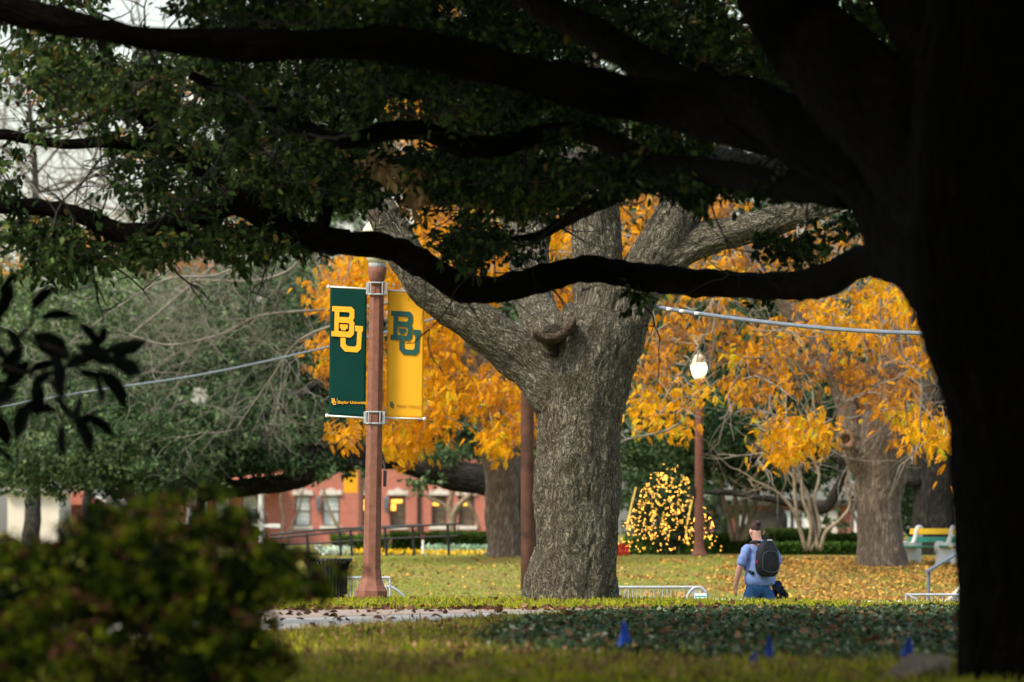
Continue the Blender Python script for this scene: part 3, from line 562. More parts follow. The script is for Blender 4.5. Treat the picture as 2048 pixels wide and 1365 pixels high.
# --- background yellow trees
def clear(C, boxes):
    px = C[:, 0] * F / C[:, 1] + 1024; py = HY - (C[:, 2] - H) * F / C[:, 1]; k = np.ones(len(C), bool)
    for x0, x1, y0, y1 in boxes: k &= ~((px > x0) & (px < x1) & (py > y0) & (py < y1))
    return k
def yellow_tree(root, blobs, per, L, m=M_yellow, nfree=120, dens=1.0):
    C, T = blob_points([(*b[:6], max(2, int(b[6] * dens)), *b[7:]) for b in blobs])
    k = clear(C, [(1362, 1432, 690, 772), (1668, 1722, 850, 912)]); C, T = C[k], T[k]
    n = len(C); T = np.clip(T + rng.normal(0, .13, len(T)), 0, 1); P = (C[:, None] + rng.normal(0, .20, (n, per, 3))).reshape(-1, 3); d = rng.normal(0, .8, P.shape); d[:, 2] -= .75
    tt = np.repeat(T, per)
    leaves("crown", P[nfree:], d[nfree:], L, m, COMPOUND, 1, .5, root, tt[nfree:], .13, 'stuff')
    cm = [raw_mesh("leaf", COMPOUND[0], COMPOUND[1], 3, m, np.full(len(COMPOUND[0]), q)) for q in (.35, .5, .65, .8)]
    idx = np.argsort(P[:, 1])[:0]
    M3 = frames(d[:nfree], rng.normal(0, .5, nfree))
    for i in range(nfree):
        o = bpy.data.objects.new("leaf", cm[i % 4]); link(o, root); o.matrix_parent_inverse = pinv(root)
        o.matrix_basis = Matrix.Translation(Vector(P[i])) @ Matrix(M3[i].tolist()).to_4x4() @ Matrix.Scale(L * random.uniform(.8, 1.2), 4)
    s = MB()
    for c in C[::3]:
        v = rng.normal(0, .5, 3); v[2] += .6; s.tube([c, c + v * .35, c + v * .8], [.006, .010, .015], 3, False, 1)
    return s, C
yl = thing("pecan_tree", "pale trunk with bright orange-yellow leaves directly behind the gold banner", "tree", K(1005, 1118, 158), group="yellow-leaved trees beyond the bank")
tree_body("trunk", [[(1006, 1150, 84), (1006, 1112, 72), (1006, 1060, 64), (1004, 980, 66), (1000, 900, 72), (990, 830, 76), (985, 760, 60), (960, 640, 46), (930, 480, 34), (900, 300, 24)], [(990, 860, 56), (960, 760, 42), (900, 650, 32), (840, 540, 24), (780, 430, 16)], [(1000, 850, 50), (1040, 740, 36), (1080, 600, 28), (1100, 450, 20)]], 158, M_bark_bg, yl, .05, .07, 1.6)
YB = [(680, 590, 60, 45, 150, 160, 130, .6), (650, 700, 26, 60, 150, 160, 45, .5), (690, 860, 26, 22, 148, 156, 26, .6), (740, 760, 60, 90, 149, 160, 190, .6), (800, 880, 60, 32, 149, 158, 110, .7), (850, 800, 70, 80, 149, 160, 220, .6), (880, 690, 60, 80, 150, 162, 190, .55), (740, 560, 80, 60, 150, 162, 150, .62), (830, 600, 50, 50, 150, 162, 90, .5), (960, 780, 70, 50, 149, 160, 170, .55), (985, 880, 40, 22, 149, 156, 70, .7), (1045, 820, 26, 50, 149, 156, 60, .6), (900, 450, 120, 70, 150, 164, 210, .55), (980, 540, 90, 60, 150, 164, 130, .55), (820, 210, 70, 30, 152, 162, 60, .6), (860, 300, 90, 50, 152, 162, 110, .5), (1120, 590, 30, 60, 152, 162, 50, .35), (1120, 480, 36, 90, 152, 162, 90, .5), (870, 20, 60, 30, 152, 162, 24, .4), (740, 510, 40, 20, 150, 160, 50, .7)]
s, C = yellow_tree(yl, YB, 8, .27, dens=.46)
st = [C[i] for i in rng.integers(0, len(C), 60)]; twigs(s, st, [rng.normal(0, 1, 3) for _ in st], 1.4, .02, 1, 0, .5, 3)
s.build("twigs", M_twig, yl)['kind'] = 'stuff'
# its long bare boughs that droop to the left
s = MB(); bare = [[(930, 330, 34), (760, 300, 30), (600, 380, 28), (480, 480, 26), (420, 540, 24), (360, 590, 20), (300, 640, 15), (250, 680, 8)], [(900, 560, 26), (760, 610, 22), (640, 620, 16), (520, 632, 14), (440, 670, 16), (340, 690, 10), (260, 670, 6)], [(700, 330, 22), (560, 400, 16), (460, 540, 15), (330, 560, 12), (200, 640, 8), (100, 720, 4)],
    [(640, 400, 20), (600, 520, 18), (520, 560, 12), (400, 560, 8)], [(700, 640, 18), (600, 680, 14), (540, 760, 10), (470, 860, 7)]]
for pa in bare:
    P, r = pxl([(q[0], q[1], q[2] * .36, 150 + i * .8) for i, q in enumerate(pa)], 150); s2 = MB(); s2.tube(P, r, 8, True, 5, .2); s2.build("bare_limb", M_twig, yl, True)
    PP, rr = spline(P, r, 4); ids = rng.integers(len(PP) // 4, len(PP), 19)
    twigs(s, [PP[i] for i in ids], [(PP[min(i + 1, len(PP) - 1)] - PP[i - 1]) * 2 + rng.normal(0, .9, 3) for i in ids], 2.0, .011, 2, .12, .75, 4)
s.build("drooping_twigs", M_twig, yl)['kind'] = 'stuff'

yr = thing("pecan_tree", "broad trunk with round knot scar under yellow leaves, left of the bench", "tree", K(1762, 1130, 152), group="yellow-leaved trees beyond the bank")
tree_body("trunk", [[(1762, 1165, 122), (1763, 1128, 104), (1760, 1080, 90), (1758, 1000, 88), (1762, 940, 104), (1768, 880, 118), (1780, 820, 96), (1790, 720, 70), (1800, 560, 50), (1830, 400, 36)], [(1752, 950, 76), (1718, 905, 66), (1700, 860, 52), (1690, 800, 44), (1640, 700, 36), (1560, 600, 28), (1480, 480, 20)], [(1790, 880, 60), (1830, 820, 50), (1860, 700, 40)]], 152, M_bark_bg, yr, .05, .07, 1.6)
s = MB(); p0 = K(1692, 880, 151.2)
for i in range(12):
    pass
ring = [p0 + np.array([math.cos(t) * .19, 0, math.sin(t) * .19]) for t in np.linspace(0, 2 * math.pi, 13)]
s.tube(ring, [.085] * 13, 8, False, 3, .3); s.tube([p0 + np.array([0, .3, 0]), p0 + np.array([0, .04, 0])], [.17, .16], 12, True, 1, 0, False)
s.build("knot_scar", noisy("knot_wood", (.12, .07, .04), (.30, .19, .11), 9, .85, .6, 25), yr, True)
YB = [(1330, 800, 80, 40, 140, 158, 60, .5), (1290, 820, 60, 30, 140, 150, 26, .62), (1350, 850, 30, 20, 138, 148, 24, .7), (1420, 700, 90, 60, 146, 162, 70, .25), (1390, 780, 26, 24, 140, 150, 34, .62), (1560, 700, 110, 50, 142, 160, 150, .5), (1520, 770, 90, 40, 142, 158, 100, .4), (1590, 862, 74, 34, 140, 154, 220, .66), (1560, 900, 40, 16, 140, 150, 50, .7), (1700, 640, 130, 60, 142, 160, 260, .6), (1780, 580, 90, 40, 142, 160, 170, .62), (1680, 740, 90, 40, 144, 160, 90, .35), (1820, 690, 70, 80, 142, 160, 150, .45), (1770, 770, 90, 40, 142, 158, 110, .35), (1830, 850, 60, 50, 140, 154, 130, .6), (1885, 880, 26, 50, 138, 150, 55, .65), (1770, 830, 50, 30, 140, 154, 24, .3), (1300, 420, 80, 60, 146, 164, 100, .35), (1420, 420, 90, 60, 146, 164, 100, .25), (1280, 490, 50, 50, 146, 164, 60, .5), (1500, 500, 120, 60, 146, 164, 130, .3), (1640, 500, 110, 60, 146, 162, 130, .4), (1440, 560, 90, 40, 144, 160, 110, .55), (1380, 640, 110, 50, 144, 160, 110, .22), (1300, 690, 60, 50, 144, 160, 60, .25), (1640, 600, 70, 40, 144, 160, 70, .55), (1250, 330, 60, 60, 150, 164, 40, .5), (1300, 750, 60, 50, 142, 158, 50, .4)]
s, C = yellow_tree(yr, YB, 8, .26, dens=.27)
st = [C[i] for i in rng.integers(0, len(C), 150)]; twigs(s, st, [rng.normal(0, 1, 3) for _ in st], 1.8, .03, 1, .03, .5, 4)
s.build("twigs", M_twig, yr)['kind'] = 'stuff'

# --- background live oaks
def green_crown(root, blobs, per, rad, size, m, name="crown", droop=.2, shape=LEAF2, width=.5):
    C, T = blob_points(blobs); P, d, tt, ax = spray_leaves(C, T, per, rad, droop); k = clear(P, [(380, 418, 772, 811), (701, 719, 838, 850)]); P, d, tt = P[k], d[k], tt[k]
    return leaves(name, P, d, size, m, shape, width, 1.0, root, tt, .16, 'stuff')
bo = thing("live_oak", "far dark live oak with long low boughs hiding the top of the brick building", "tree", K(1045, 1100, 182), group="live oaks beyond the lawn")
tree_body("trunk", [[(1050, 1130, 90), (1050, 1085, 76), (1048, 1020, 70), (1040, 960, 78), (1010, 920, 70), (990, 860, 60), (960, 780, 50)], [(1040, 985, 62), (975, 962, 60), (900, 950, 60), (830, 926, 54), (770, 908, 46), (700, 898, 40), (620, 908, 38), (520, 930, 34), (440, 945, 28), (330, 950, 18)], [(800, 925, 30), (730, 925, 30), (660, 932, 34), (590, 962, 36), (500, 975, 34), (420, 985, 30), (400, 1005, 14)], [(440, 950, 26), (470, 890, 26), (530, 840, 24), (600, 790, 18), (680, 730, 12)]], 182, M_bark_dk, bo, .06, .05, 1.5)
GB = [(120, 800, 200, 110, 176, 196, 420, .62), (330, 860, 190, 90, 174, 192, 420, .5), (520, 850, 160, 80, 176, 194, 330, .42), (100, 930, 170, 60, 176, 190, 260, .55), (300, 950, 150, 50, 174, 186, 240, .5), (640, 860, 120, 50, 178, 194, 200, .35), (420, 720, 250, 110, 180, 200, 420, .5), (150, 640, 260, 130, 184, 204, 420, .75), (640, 720, 180, 120, 182, 200, 330, .42), (880, 860, 120, 60, 182, 196, 200, .45), (900, 730, 160, 110, 184, 200, 300, .45), (560, 600, 200, 90, 184, 204, 260, .55), (180, 880, 200, 60, 174, 188, 200, .6), (880, 905, 60, 16, 178, 186, 16, .6), (850, 962, 34, 10, 176, 182, 4, .6), (690, 948, 50, 10, 176, 184, 6, .4), (570, 926, 130, 14, 178, 184, 60, .3), (450, 920, 70, 24, 178, 184, 40, .35)]
green_crown(bo, GB, 34, .5, .19, M_green2)
s = MB(); C, T = blob_points([(300, 700, 320, 160, 174, 180, 50)]); twigs(s, list(C), [rng.normal(0, 1, 3) for _ in C], 2.0, .015, 1, .1, .5, 4); s.build("grey_twigs", M_twig, bo)['kind'] = 'stuff'
br_ = thing("live_oak", "massive dark grey trunk behind the bench with a bent black bough reaching left", "tree", K(1868, 1095, 176), group="live oaks beyond the lawn")
tree_body("trunk", [[(1866, 1125, 110), (1866, 1085, 92), (1868, 1000, 82), (1868, 900, 84), (1864, 820, 90), (1850, 700, 90), (1840, 560, 70)], [(1850, 860, 60), (1800, 850, 40), (1740, 870, 28), (1705, 905, 22), (1688, 950, 19), (1660, 1006, 19), (1646, 1020, 19), (1610, 1014, 17), (1540, 998, 15), (1460, 986, 12), (1380, 985, 8)], [(1690, 930, 18), (1650, 900, 16), (1600, 870, 12)]], 176, M_bark_dk, br_, .055, .05, 1.5)
s = MB(); s.tube([K(1806, 948, 176), K(1816, 958, 175.7), K(1840, 966, 175.7)], [.20, .22, .2], 10, True, 4, .2); s.build("sawn_stub", M_bark_dk, br_, True)
GB = [(1330, 830, 110, 120, 174, 196, 300, .45), (1480, 850, 130, 90, 178, 196, 330, .35), (1620, 830, 130, 110, 178, 196, 300, .35), (1480, 720, 220, 90, 182, 200, 330, .45), (1740, 800, 130, 100, 184, 198, 250, .35), (1560, 940, 120, 40, 180, 194, 130, .45), (1340, 930, 110, 60, 180, 194, 150, .4), (1850, 700, 100, 150, 184, 198, 200, .3), (1440, 600, 200, 80, 186, 200, 200, .6), (1700, 620, 200, 100, 186, 200, 250, .45), (1800, 980, 60, 90, 184, 196, 110, .4)]
green_crown(br_, GB, 34, .5, .19, M_green2)

# --- farther trees closing the view
def far_tree(px, D, label, top, wpx, m, tint, n, bot=900, size=.34, tr=M_bark_gr, trunkw=26):
    D = float(D); x = (px - 1024) * D / F; z = gz(x, D); r = thing("broadleaf_tree", label, "tree", (x, D, z), group="trees closing the view")
    by = HY - (z - H) * F / D
    s = MB(); P, rr = pxl([(px, by + 6, trunkw * 1.3), (px + 2, by - 60, trunkw), (px - 6, (by + bot) / 2 - 20, trunkw * .8), (px + 8, bot - 60, trunkw * .6), (px, (bot + top) / 2, trunkw * .3)], D); s.tube(P, rr, 10, True, 5, .2); s.build("trunk", tr, r, True)
    bl = []
    for i in range(9):
        bl.append((px + random.uniform(-.55, .55) * wpx, random.uniform(top + 60, bot - 40), wpx * random.uniform(.3, .5), (bot - top) * random.uniform(.16, .26), D - 7, D + 7, n // 9, tint + random.uniform(-.12, .12)))
    C, T = blob_points(bl)
    green_crown(r, bl, 20, .7, size, m); return r
TREES = [(-140, 260, "bushy green tree at the far left edge beyond the bare twigs", 480, 330, M_green, .75, 700), (180, 275, "yellowish green tree behind the bare drooping twigs", 500, 300, M_green, .85, 700), (480, 362, "mid green tree behind the green banner", 300, 330, M_green, .55, 800), (760, 366, "dark green tree behind the gold banner", -60, 320, M_green2, .4, 900), (1010, 255, "tall dark green tree behind the pale forked tree", -80, 320, M_green2, .45, 900), (1290, 275, "tall green tree right of the pale forked tree", -80, 320, M_green, .3, 900), (1560, 250, "tall dark green tree behind the far lamp post", -60, 320, M_green2, .4, 900), (1830, 270, "dark green tree behind the bench", -60, 330, M_green2, .35, 900), (2120, 260, "dark green tree hidden by the foreground trunk", 100, 330, M_green2, .4, 500), (620, 375, "tall green tree far behind the lamp post", -60, 330, M_green, .35, 800), (1160, 300, "green tree far behind the tall tree crowns", 300, 330, M_green, .3, 500), (1440, 300, "green tree far behind the lit shrub", 300, 330, M_green, .3, 500)]
for px, D, lb, top, wp, m, t, n in TREES: far_tree(px, D, lb, top, wp, m, t, n, bot=960)
# orange half-bare trees on the left skyline
for px, lb, top, n in [(60, "half-bare tree with orange leaves at the top left against the sky", 60, 190), (290, "half-bare tree with rust leaves left of the green banner", 120, 260)]:
    D = 230.; x = (px - 1024) * D / F; r = thing("autumn_tree", lb, "tree", (x, D, gz(x, D)), group="half-bare autumn trees")
    s = MB(); P, rr = pxl([(px, 1105, 40), (px + 6, 980, 30), (px - 8, 700, 24), (px + 12, 420, 16), (px - 6, 150, 6)], D); s.tube(P, rr, 10, True, 5, .2); s.build("trunk", M_bark_gr, r, True)
    PP, q = spline(P, rr, 8); ids = rng.integers(len(PP) // 3, len(PP), 26); s = MB(); twigs(s, [PP[i] for i in ids], [np.array([rng.normal(0, 1), rng.normal(0, .6), .5]) for i in ids], 5.0, .07, 2, -.01, .5, 5); s.build("twigs", M_twig, r)['kind'] = 'stuff'
    bl = [(px + random.uniform(-170, 170), random.uniform(top + 60, 560), 80, 50, D - 6, D + 6, n // 11, random.uniform(.3, .8)) for i in range(6)]
    green_crown(r, bl, 9, .6, .28, M_orange)

# --- crape myrtles (bare, multi-stemmed)
def myrtle(base, D, stems, label, w=9):
    r = thing("crape_myrtle", label, "tree", K(base[0], base[1], D), group="bare crape myrtles")
    for st_ in stems:
        s = MB(); P, rr = pxl([(*q[:2], q[2] if len(q) > 2 else w * (1 - .12 * i)) for i, q in enumerate(st_)], D); P[:, 1] += np.linspace(0, random.uniform(-.8, .8), len(P)); s.tube(P, rr, 8, True, 5, .15)
        PP, q = spline(P, rr, 5); ids = rng.integers(len(PP) // 2, len(PP), 4); twigs(s, [PP[i] for i in ids], [(PP[-1] - PP[-3]) * 2 + rng.normal(0, .5, 3) for i in ids], 1.6, .02, 1, -.02, .4, 3)
        s.build("stem", M_myrtle, r, True)
    return r
myrtle((1612, 1100), 170, [[(1612, 1102), (1600, 1060), (1585, 1020), (1560, 990), (1530, 972), (1500, 960)], [(1616, 1102), (1622, 1050), (1606, 1000), (1600, 950), (1575, 915), (1568, 880)], [(1620, 1102), (1640, 1060), (1630, 1000), (1640, 950), (1620, 900)], [(1640, 1102), (1652, 1064), (1680, 1040), (1700, 1010), (1690, 970), (1704, 930)], [(1612, 1100), (1596, 1040), (1590, 980), (1590, 930), (1606, 880)], [(1636, 1100), (1625, 1040), (1612, 980), (1580, 945), (1560, 900)]], "bare crape myrtle with fanning tan stems left of the knotted trunk")
myrtle((1478, 1080), 186, [[(1466, 1082), (1458, 1040), (1446, 1000), (1440, 950)], [(1474, 1082), (1474, 1030), (1468, 980), (1472, 930)], [(1482, 1082), (1488, 1030), (1494, 985), (1500, 930)], [(1490, 1082), (1506, 1046), (1530, 1020), (1556, 1000), (1570, 960)], [(1486, 1082), (1502, 1030), (1516, 985), (1520, 930)]], "bare crape myrtle behind the walking person's head", 11)
myrtle((905, 1078), 270, [[(904, 1090, 18), (905, 1040, 17), (915, 1015, 14), (935, 995, 10), (955, 975, 7)], [(904, 1050, 14), (893, 1015, 9), (862, 998, 7), (845, 985, 5)], [(908, 1040, 13), (900, 1010, 10), (905, 985, 8), (895, 960, 6)], [(960, 1060, 6), (945, 1020, 7), (925, 992, 7), (910, 970, 5)]], "small bare tree with pale forked trunk before the brick wall")
myrtle((600, 1075), 280, [[(575, 1085), (585, 1050), (598, 1020), (606, 985), (612, 950)], [(700, 1090, 9), (668, 1040, 7), (655, 1010, 5), (645, 975, 5)], [(560, 1085), (568, 1040), (560, 1000), (572, 960)]], "thin bare stems in front of the left windows", 6)
myrtle((1700, 1085), 200, [[(1726, 1085), (1715, 1045), (1698, 1010), (1702, 970)], [(1700, 1085), (1706, 1030), (1712, 990), (1690, 950)]], "bare crape myrtle half hidden by the knotted trunk", 7)

# ------------------------------------------------------------------ buildings
def box_px(s, x0, x1, y0, y1, D, dep, fwd=0.0):
    a_ = K(x0, y1, D); b_ = K(x1, y0, D); s.box(((a_[0] + b_[0]) / 2, D + dep / 2 - fwd, (a_[2] + b_[2]) / 2), (abs(b_[0] - a_[0]), dep, abs(b_[2] - a_[2])))
DB = 340.0
bb = thing("brick_building", "long red brick building with white lintels and lit windows behind the lawn", "building", K(560, 1088, DB))
WIN = [(374, 406, 'blind'), (428, 460, 'blind'), (484, 516, 'blind'), (590, 621, 'blind'), (645, 679, 'blind'), (722, 752, 'warm'), (780, 811, 'warm'), (863, 893, 'warm2'), (917, 949, 'warm2'), (1000, 1032, 'warm2')]
X0, X1, Y_T, Y_B, yt, yb = 330, 1075, 880, 1092, 992, 1052
edges = [X0] + [v for w_ in WIN for v in w_[:2]] + [X1]
s = MB(); box_px(s, X0, X1, Y_T, yt, DB, .4); box_px(s, X0, X1, yb, Y_B, DB, .4)
for i in range(0, len(edges), 2): box_px(s, edges[i], edges[i + 1], yt, yb, DB, .4)
s.build("wall", M_brick, bb)
s = MB(); box_px(s, X0, X1, Y_T - 1, Y_B, DB + .9, .1); box_px(s, X0 - 4, X1 + 4, Y_T - 8, Y_T - 1, DB, 9, .4); s.build("back_wall", M_room, bb)
s = MB(); a_ = K(X0 - 8, Y_T - 8, DB); b_ = K(X1 + 8, Y_T - 60, DB); s.add([(a_[0], DB - .8, a_[2]), (b_[0], DB - .8, a_[2]), (b_[0], DB + 9, a_[2]), (a_[0], DB + 9, a_[2]), (a_[0] + 2, DB + 4, b_[2]), (b_[0] - 2, DB + 4, b_[2])], [(0, 1, 5, 4), (1, 2, 5), (2, 3, 4, 5), (3, 0, 4), (0, 3, 2, 1)])
s.build("roof", noisy("slate_roof", (.06, .055, .05), (.10, .09, .08), 4), bb)
def window(par, x0, x1, y0, y1, D, kind, bars=True):
    s = MB(); t = 2.4
    box_px(s, x0, x1, y0, y0 + t, D + .06, .12); box_px(s, x0, x1, y1 - t, y1, D + .06, .12); box_px(s, x0, x0 + t, y0 + t, y1 - t, D + .06, .12); box_px(s, x1 - t, x1, y0 + t, y1 - t, D + .06, .12)
    box_px(s, x0 + t, x1 - t, (y0 + y1) / 2 - 1, (y0 + y1) / 2 + 1, D + .07, .08)
    win = s.build("window", mat("window_frame_black", (.02, .025, .02), .5) if 'window_frame_black' not in bpy.data.materials else bpy.data.materials['window_frame_black'], par)
    s = MB()
    if kind == 'blind':
        box_px(s, x0 + t, x1 - t, y0 + t, y1 - t, D + .16, .02); s.build("pane", M_blind, win)
        s = MB()
        for k in (1, 2): xx = x0 + (x1 - x0) * k / 3; box_px(s, xx - .3, xx + .3, y0 + t, y1 - t, D + .12, .03)
        for k in (1, 2, 4, 5): yy = y0 + (y1 - y0) * k / 6; box_px(s, x0 + t, x1 - t, yy - .3, yy + .3, D + .115, .03)
        s.build("glazing_bars", M_stone, win)
    else:
        m = bpy.data.materials.get('pane_room') or mat('pane_room', (.16, .12, .08), .12, spec=.6)
        box_px(s, x0 + t, x1 - t, y0 + t, y1 - t, D + .30, .02); s.build("pane", m, win)
        s = MB()
        if kind == 'warm': box_px(s, x0 + t + .5, x1 - t - 4, y0 + 8, y0 + 14, D + .22, .03); box_px(s, x0 + 2.6, x0 + 11, y0 + 17, y0 + 30, D + .2, .03)
        else: box_px(s, x0 + t, x1 - t - 12, y0 + 14, y0 + 19, D + .22, .03)
        s.build("interior_lamp", M_warm, win)
    # limestone lintel with a raised keystone, and sill
    s = MB(); cx = (x0 + x1) / 2; hw = (x1 - x0) / 2 + 6
    pr = [(-hw, 12), (-hw + 3, 2), (-hw + 12, 3), (-5, 0), (0, -3), (5, 0), (hw - 12, 3), (hw - 3, 2), (hw, 12)]
    k_ = D / F; M_ = Matrix.Translation(Vector(K(cx, y0 - 13.5, D - .06)))
    s.prism([(q[0] * k_, -q[1] * k_) for q in pr], M_, .14); s.build("lintel", M_stone, par)
    s = MB(); box_px(s, x0 - 5, x1 + 5, y1 + .3, y1 + 7, D, .16, .15); s.build("sill", M_stone, par)
for x0, x1, kd in WIN: window(bb, x0, x1, yt, yb, DB, kd)
for px in (637, 772):
    s = MB(); c = K(px, 1008, DB - .25); s.box(c, (.26, .26, .55)); s.lathe([(.2, .28), (.16, .36), (.03, .48)], c, 4, R(45)); s.box(c + np.array([0, 0, -.42]), (.12, .12, .3)); s.build("wall_lantern", mat("lantern_metal", (.10, .12, .13), .4), bb)
s = MB(); s.tube([K(837, 960, DB - .1), K(837, 1066, DB - .1)], [.09, .09], 8, True, 1, 0, False); s.build("downpipe", M_black, bb)
# white porch at the left
s = MB()
for px in (378, 408, 522): s.lathe([(.24, 0), (.24, .1), (.17, .14), (.15, 2.9), (.22, 3.0), (.24, 3.1)], K(px, 1088, DB - 2.2), 14)
o = s.build("porch_columns", M_white, bb, True)
s = MB(); box_px(s, 350, 560, 960, 978, DB - 2.5, 2.4); s.build("porch_roof", M_white, bb)
cb = thing("cream_building", "pale cream rendered building at the far left under the oak", "building", K(60, 1100, 300))
s = MB(); box_px(s, 15, 118, 985, 1104, 300, 8); s.build("wall", noisy("cream_render", (.62, .55, .44), (.72, .66, .56), 1.2, .85), cb)
s = MB(); box_px(s, 8, 126, 975, 985, 299.6, 9); s.build("roof", M_stone, cb)
rb = thing("red_roofed_house", "low red brick wing with white gable edge beyond the leafy bush", "building", K(165, 1100, 310))
s = MB(); box_px(s, 122, 205, 1010, 1100, 310, 6); s.build("wall", M_brick, rb)
s = MB(); M_ = Matrix.Translation(Vector(K(120, 1010, 309.8))); k_ = 310 / F; s.prism([(0, 0), (0, 30 * k_), (40 * k_, 28 * k_), (88 * k_, 4 * k_), (88 * k_, 0)], M_, .5); s.build("gable", noisy("terracotta", (.42, .12, .08), (.5, .17, .11), 2), rb)
s = MB(); M_ = Matrix.Translation(Vector(K(120, 1010, 309.4))); s.prism([(60 * k_, 20 * k_), (62 * k_, 25 * k_), (92 * k_, 8 * k_), (90 * k_, 2 * k_)], M_, .2); s.build("bargeboard", M_white, rb)
wl = MB(); box_px(wl, 300, 560, 1048, 1056, 230, .4); o = wl.build("low_white_wall", M_white); tag(o, "low white capped wall behind the leafy bush", "wall")
ra = thing("brick_building", "low brick building with pale doors seen between the crape myrtle stems", "building", K(1560, 1085, 320))
s = MB(); box_px(s, 1400, 1740, 1012, 1090, 320, 8); s.build("wall", M_brick, ra)
s = MB(); box_px(s, 1394, 1746, 1000, 1012, 319.4, 9.5); s.build("roof", M_room, ra)
for x0, x1, m in [(1470, 1492, M_white), (1566, 1580, M_blind), (1588, 1600, M_blind), (1604, 1624, M_white), (1640, 1650, M_stone), (1655, 1674, M_stone), (1708, 1724, M_white)]:
    s = MB(); box_px(s, x0, x1, 1022, 1085, 320, .3, .28); s.build("door_panel", m, ra)
for x0, x1 in [(1500, 1556), (1580.5, 1587.5), (1625, 1639)]:
    s = MB(); box_px(s, x0, x1, 1022, 1085, 320, .3, .2); s.build("opening_dark_panel", M_room, ra)  # solid panel, the opening's inner darkness is put into its colour

# ------------------------------------------------------------------ hedges, flower bed
def hedge(px0, px1, ytop, D, dep, label, m=M_hedge, n=5000, cat="hedge", name="hedge", tint=.5):
    z0 = gz(0, D); zt = H - (ytop - HY) * D / F; x0 = (px0 - 1024) * D / F; x1 = (px1 - 1024) * D / F
    r = thing(name, label, cat, ((x0 + x1) / 2, D, z0))
    s = MB(); s.box(((x0 + x1) / 2, D + dep / 2, (z0 + zt) / 2 - .04), (x1 - x0 - .1, dep - .1, zt - z0 - .08)); s.build("inner_growth", mat("hedge_core", (.015, .03, .008), .9) if 'hedge_core' not in bpy.data.materials else bpy.data.materials['hedge_core'], r)
    P = np.stack([rng.uniform(x0, x1, n), rng.uniform(D, D + dep, n), rng.uniform(z0, zt, n)], 1)
    sel = rng.uniform(0, 1, n); P[sel < .5, 1] = D - rng.uniform(0, .06, (sel < .5).sum()); P[sel >= .5, 2] = zt + rng.uniform(-.05, .05, (sel >= .5).sum())
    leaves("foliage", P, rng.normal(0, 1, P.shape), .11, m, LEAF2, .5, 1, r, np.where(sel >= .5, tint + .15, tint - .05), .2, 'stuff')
    return r
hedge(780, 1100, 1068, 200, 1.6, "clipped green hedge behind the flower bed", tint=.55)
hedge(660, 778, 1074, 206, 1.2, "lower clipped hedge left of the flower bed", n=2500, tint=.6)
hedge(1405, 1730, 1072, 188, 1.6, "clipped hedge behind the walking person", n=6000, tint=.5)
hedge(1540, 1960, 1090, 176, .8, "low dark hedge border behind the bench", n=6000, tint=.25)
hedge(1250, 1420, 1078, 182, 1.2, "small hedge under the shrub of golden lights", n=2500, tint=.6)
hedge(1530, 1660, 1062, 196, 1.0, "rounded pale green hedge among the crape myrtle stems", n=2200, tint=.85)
def flowers(name, px0, px1, y, D0, D1, col, n, size, label, cat):
    m = leaf_mat(name + "_petals", col, .6, .3); x = (rng.uniform(px0, px1, n) - 1024) * D0 / F; D = rng.uniform(D0, D1, n)
    P = np.stack([x, D, G(x, D) + rng.uniform(.05, size * 2.4, n)], 1); o = leaves(name, P, rng.normal(0, 1, P.shape), size, m, LEAF2, .8, 1); tag(o, label, cat, kind='stuff')
flowers("yellow_flowers", 690, 975, 0, 176, 179, [(0, (.75, .42, .02)), (1, (.9, .62, .03))], 800, .075, "row of yellow bedding flowers before the clipped hedge", "flowers")
flowers("ornamental_cabbages", 845, 975, 0, 180, 184, [(0, (.18, .34, .18)), (1, (.5, .65, .48))], 1800, .12, "pale green ornamental cabbages behind the yellow flowers", "flowers")
flowers("white_flowers", 630, 700, 0, 176, 180, [(0, (.35, .5, .3)), (1, (.7, .75, .7))], 300, .11, "white bedding flowers left of the far banner post", "flowers")
flowers("red_flowers", 1228, 1258, 0, 168, 171, [(0, (.30, .02, .015)), (1, (.5, .08, .03))], 260, .12, "red leafy plants beside the base of the pale trunk", "flowers")

# shrub hung with golden lights
ls = thing("lit_shrub", "broad dark shrub wrapped in hundreds of golden string lights", "shrub", K(1335, 1108, 170))
s = MB(); P0 = K(1335, 1110, 170)
for i in range(9):
    a_ = i / 9 * 6.28; s.tube([P0 + np.array([math.cos(a_) * .2, math.sin(a_) * .2, 0]), P0 + np.array([math.cos(a_) * .6, math.sin(a_) * .4, 1]), P0 + np.array([math.cos(a_) * 1.1, math.sin(a_) * .6, 1.9])], [.04, .03, .012], 6, False, 4)
s.build("stems", M_twig_d, ls, True)
green_crown(ls, [(1340, 1050, 98, 46, 169, 172, 260, .3), (1300, 1000, 46, 44, 169, 172, 80, .3), (1380, 1000, 46, 40, 169, 172, 70, .35), (1290, 955, 20, 26, 169, 172, 14, .4), (1340, 985, 40, 36, 169, 172, 40, .35)], 16, .25, .11, M_green2)
bl = []
while len(bl) < 520:
    v = random.random() ** .7; py = 926 + 178 * v; hw = 22 + 84 * min(1, v * 1.2); px = 1337 + hw * random.uniform(-1, 1)
    top = 926 + 26 * abs(math.sin(px * .045 + .6)); dens_ = .55 + .45 * math.sin(px * .13 + 2 * math.sin(py * .05)) * math.cos(py * .09 + px * .02)
    if py < top + 10: dens_ *= .5
    if v > .86: dens_ *= .4
    if random.random() < dens_: bl.append(K(px, py, random.uniform(168.4, 169.4)))
s = MB(); r_ = .0088
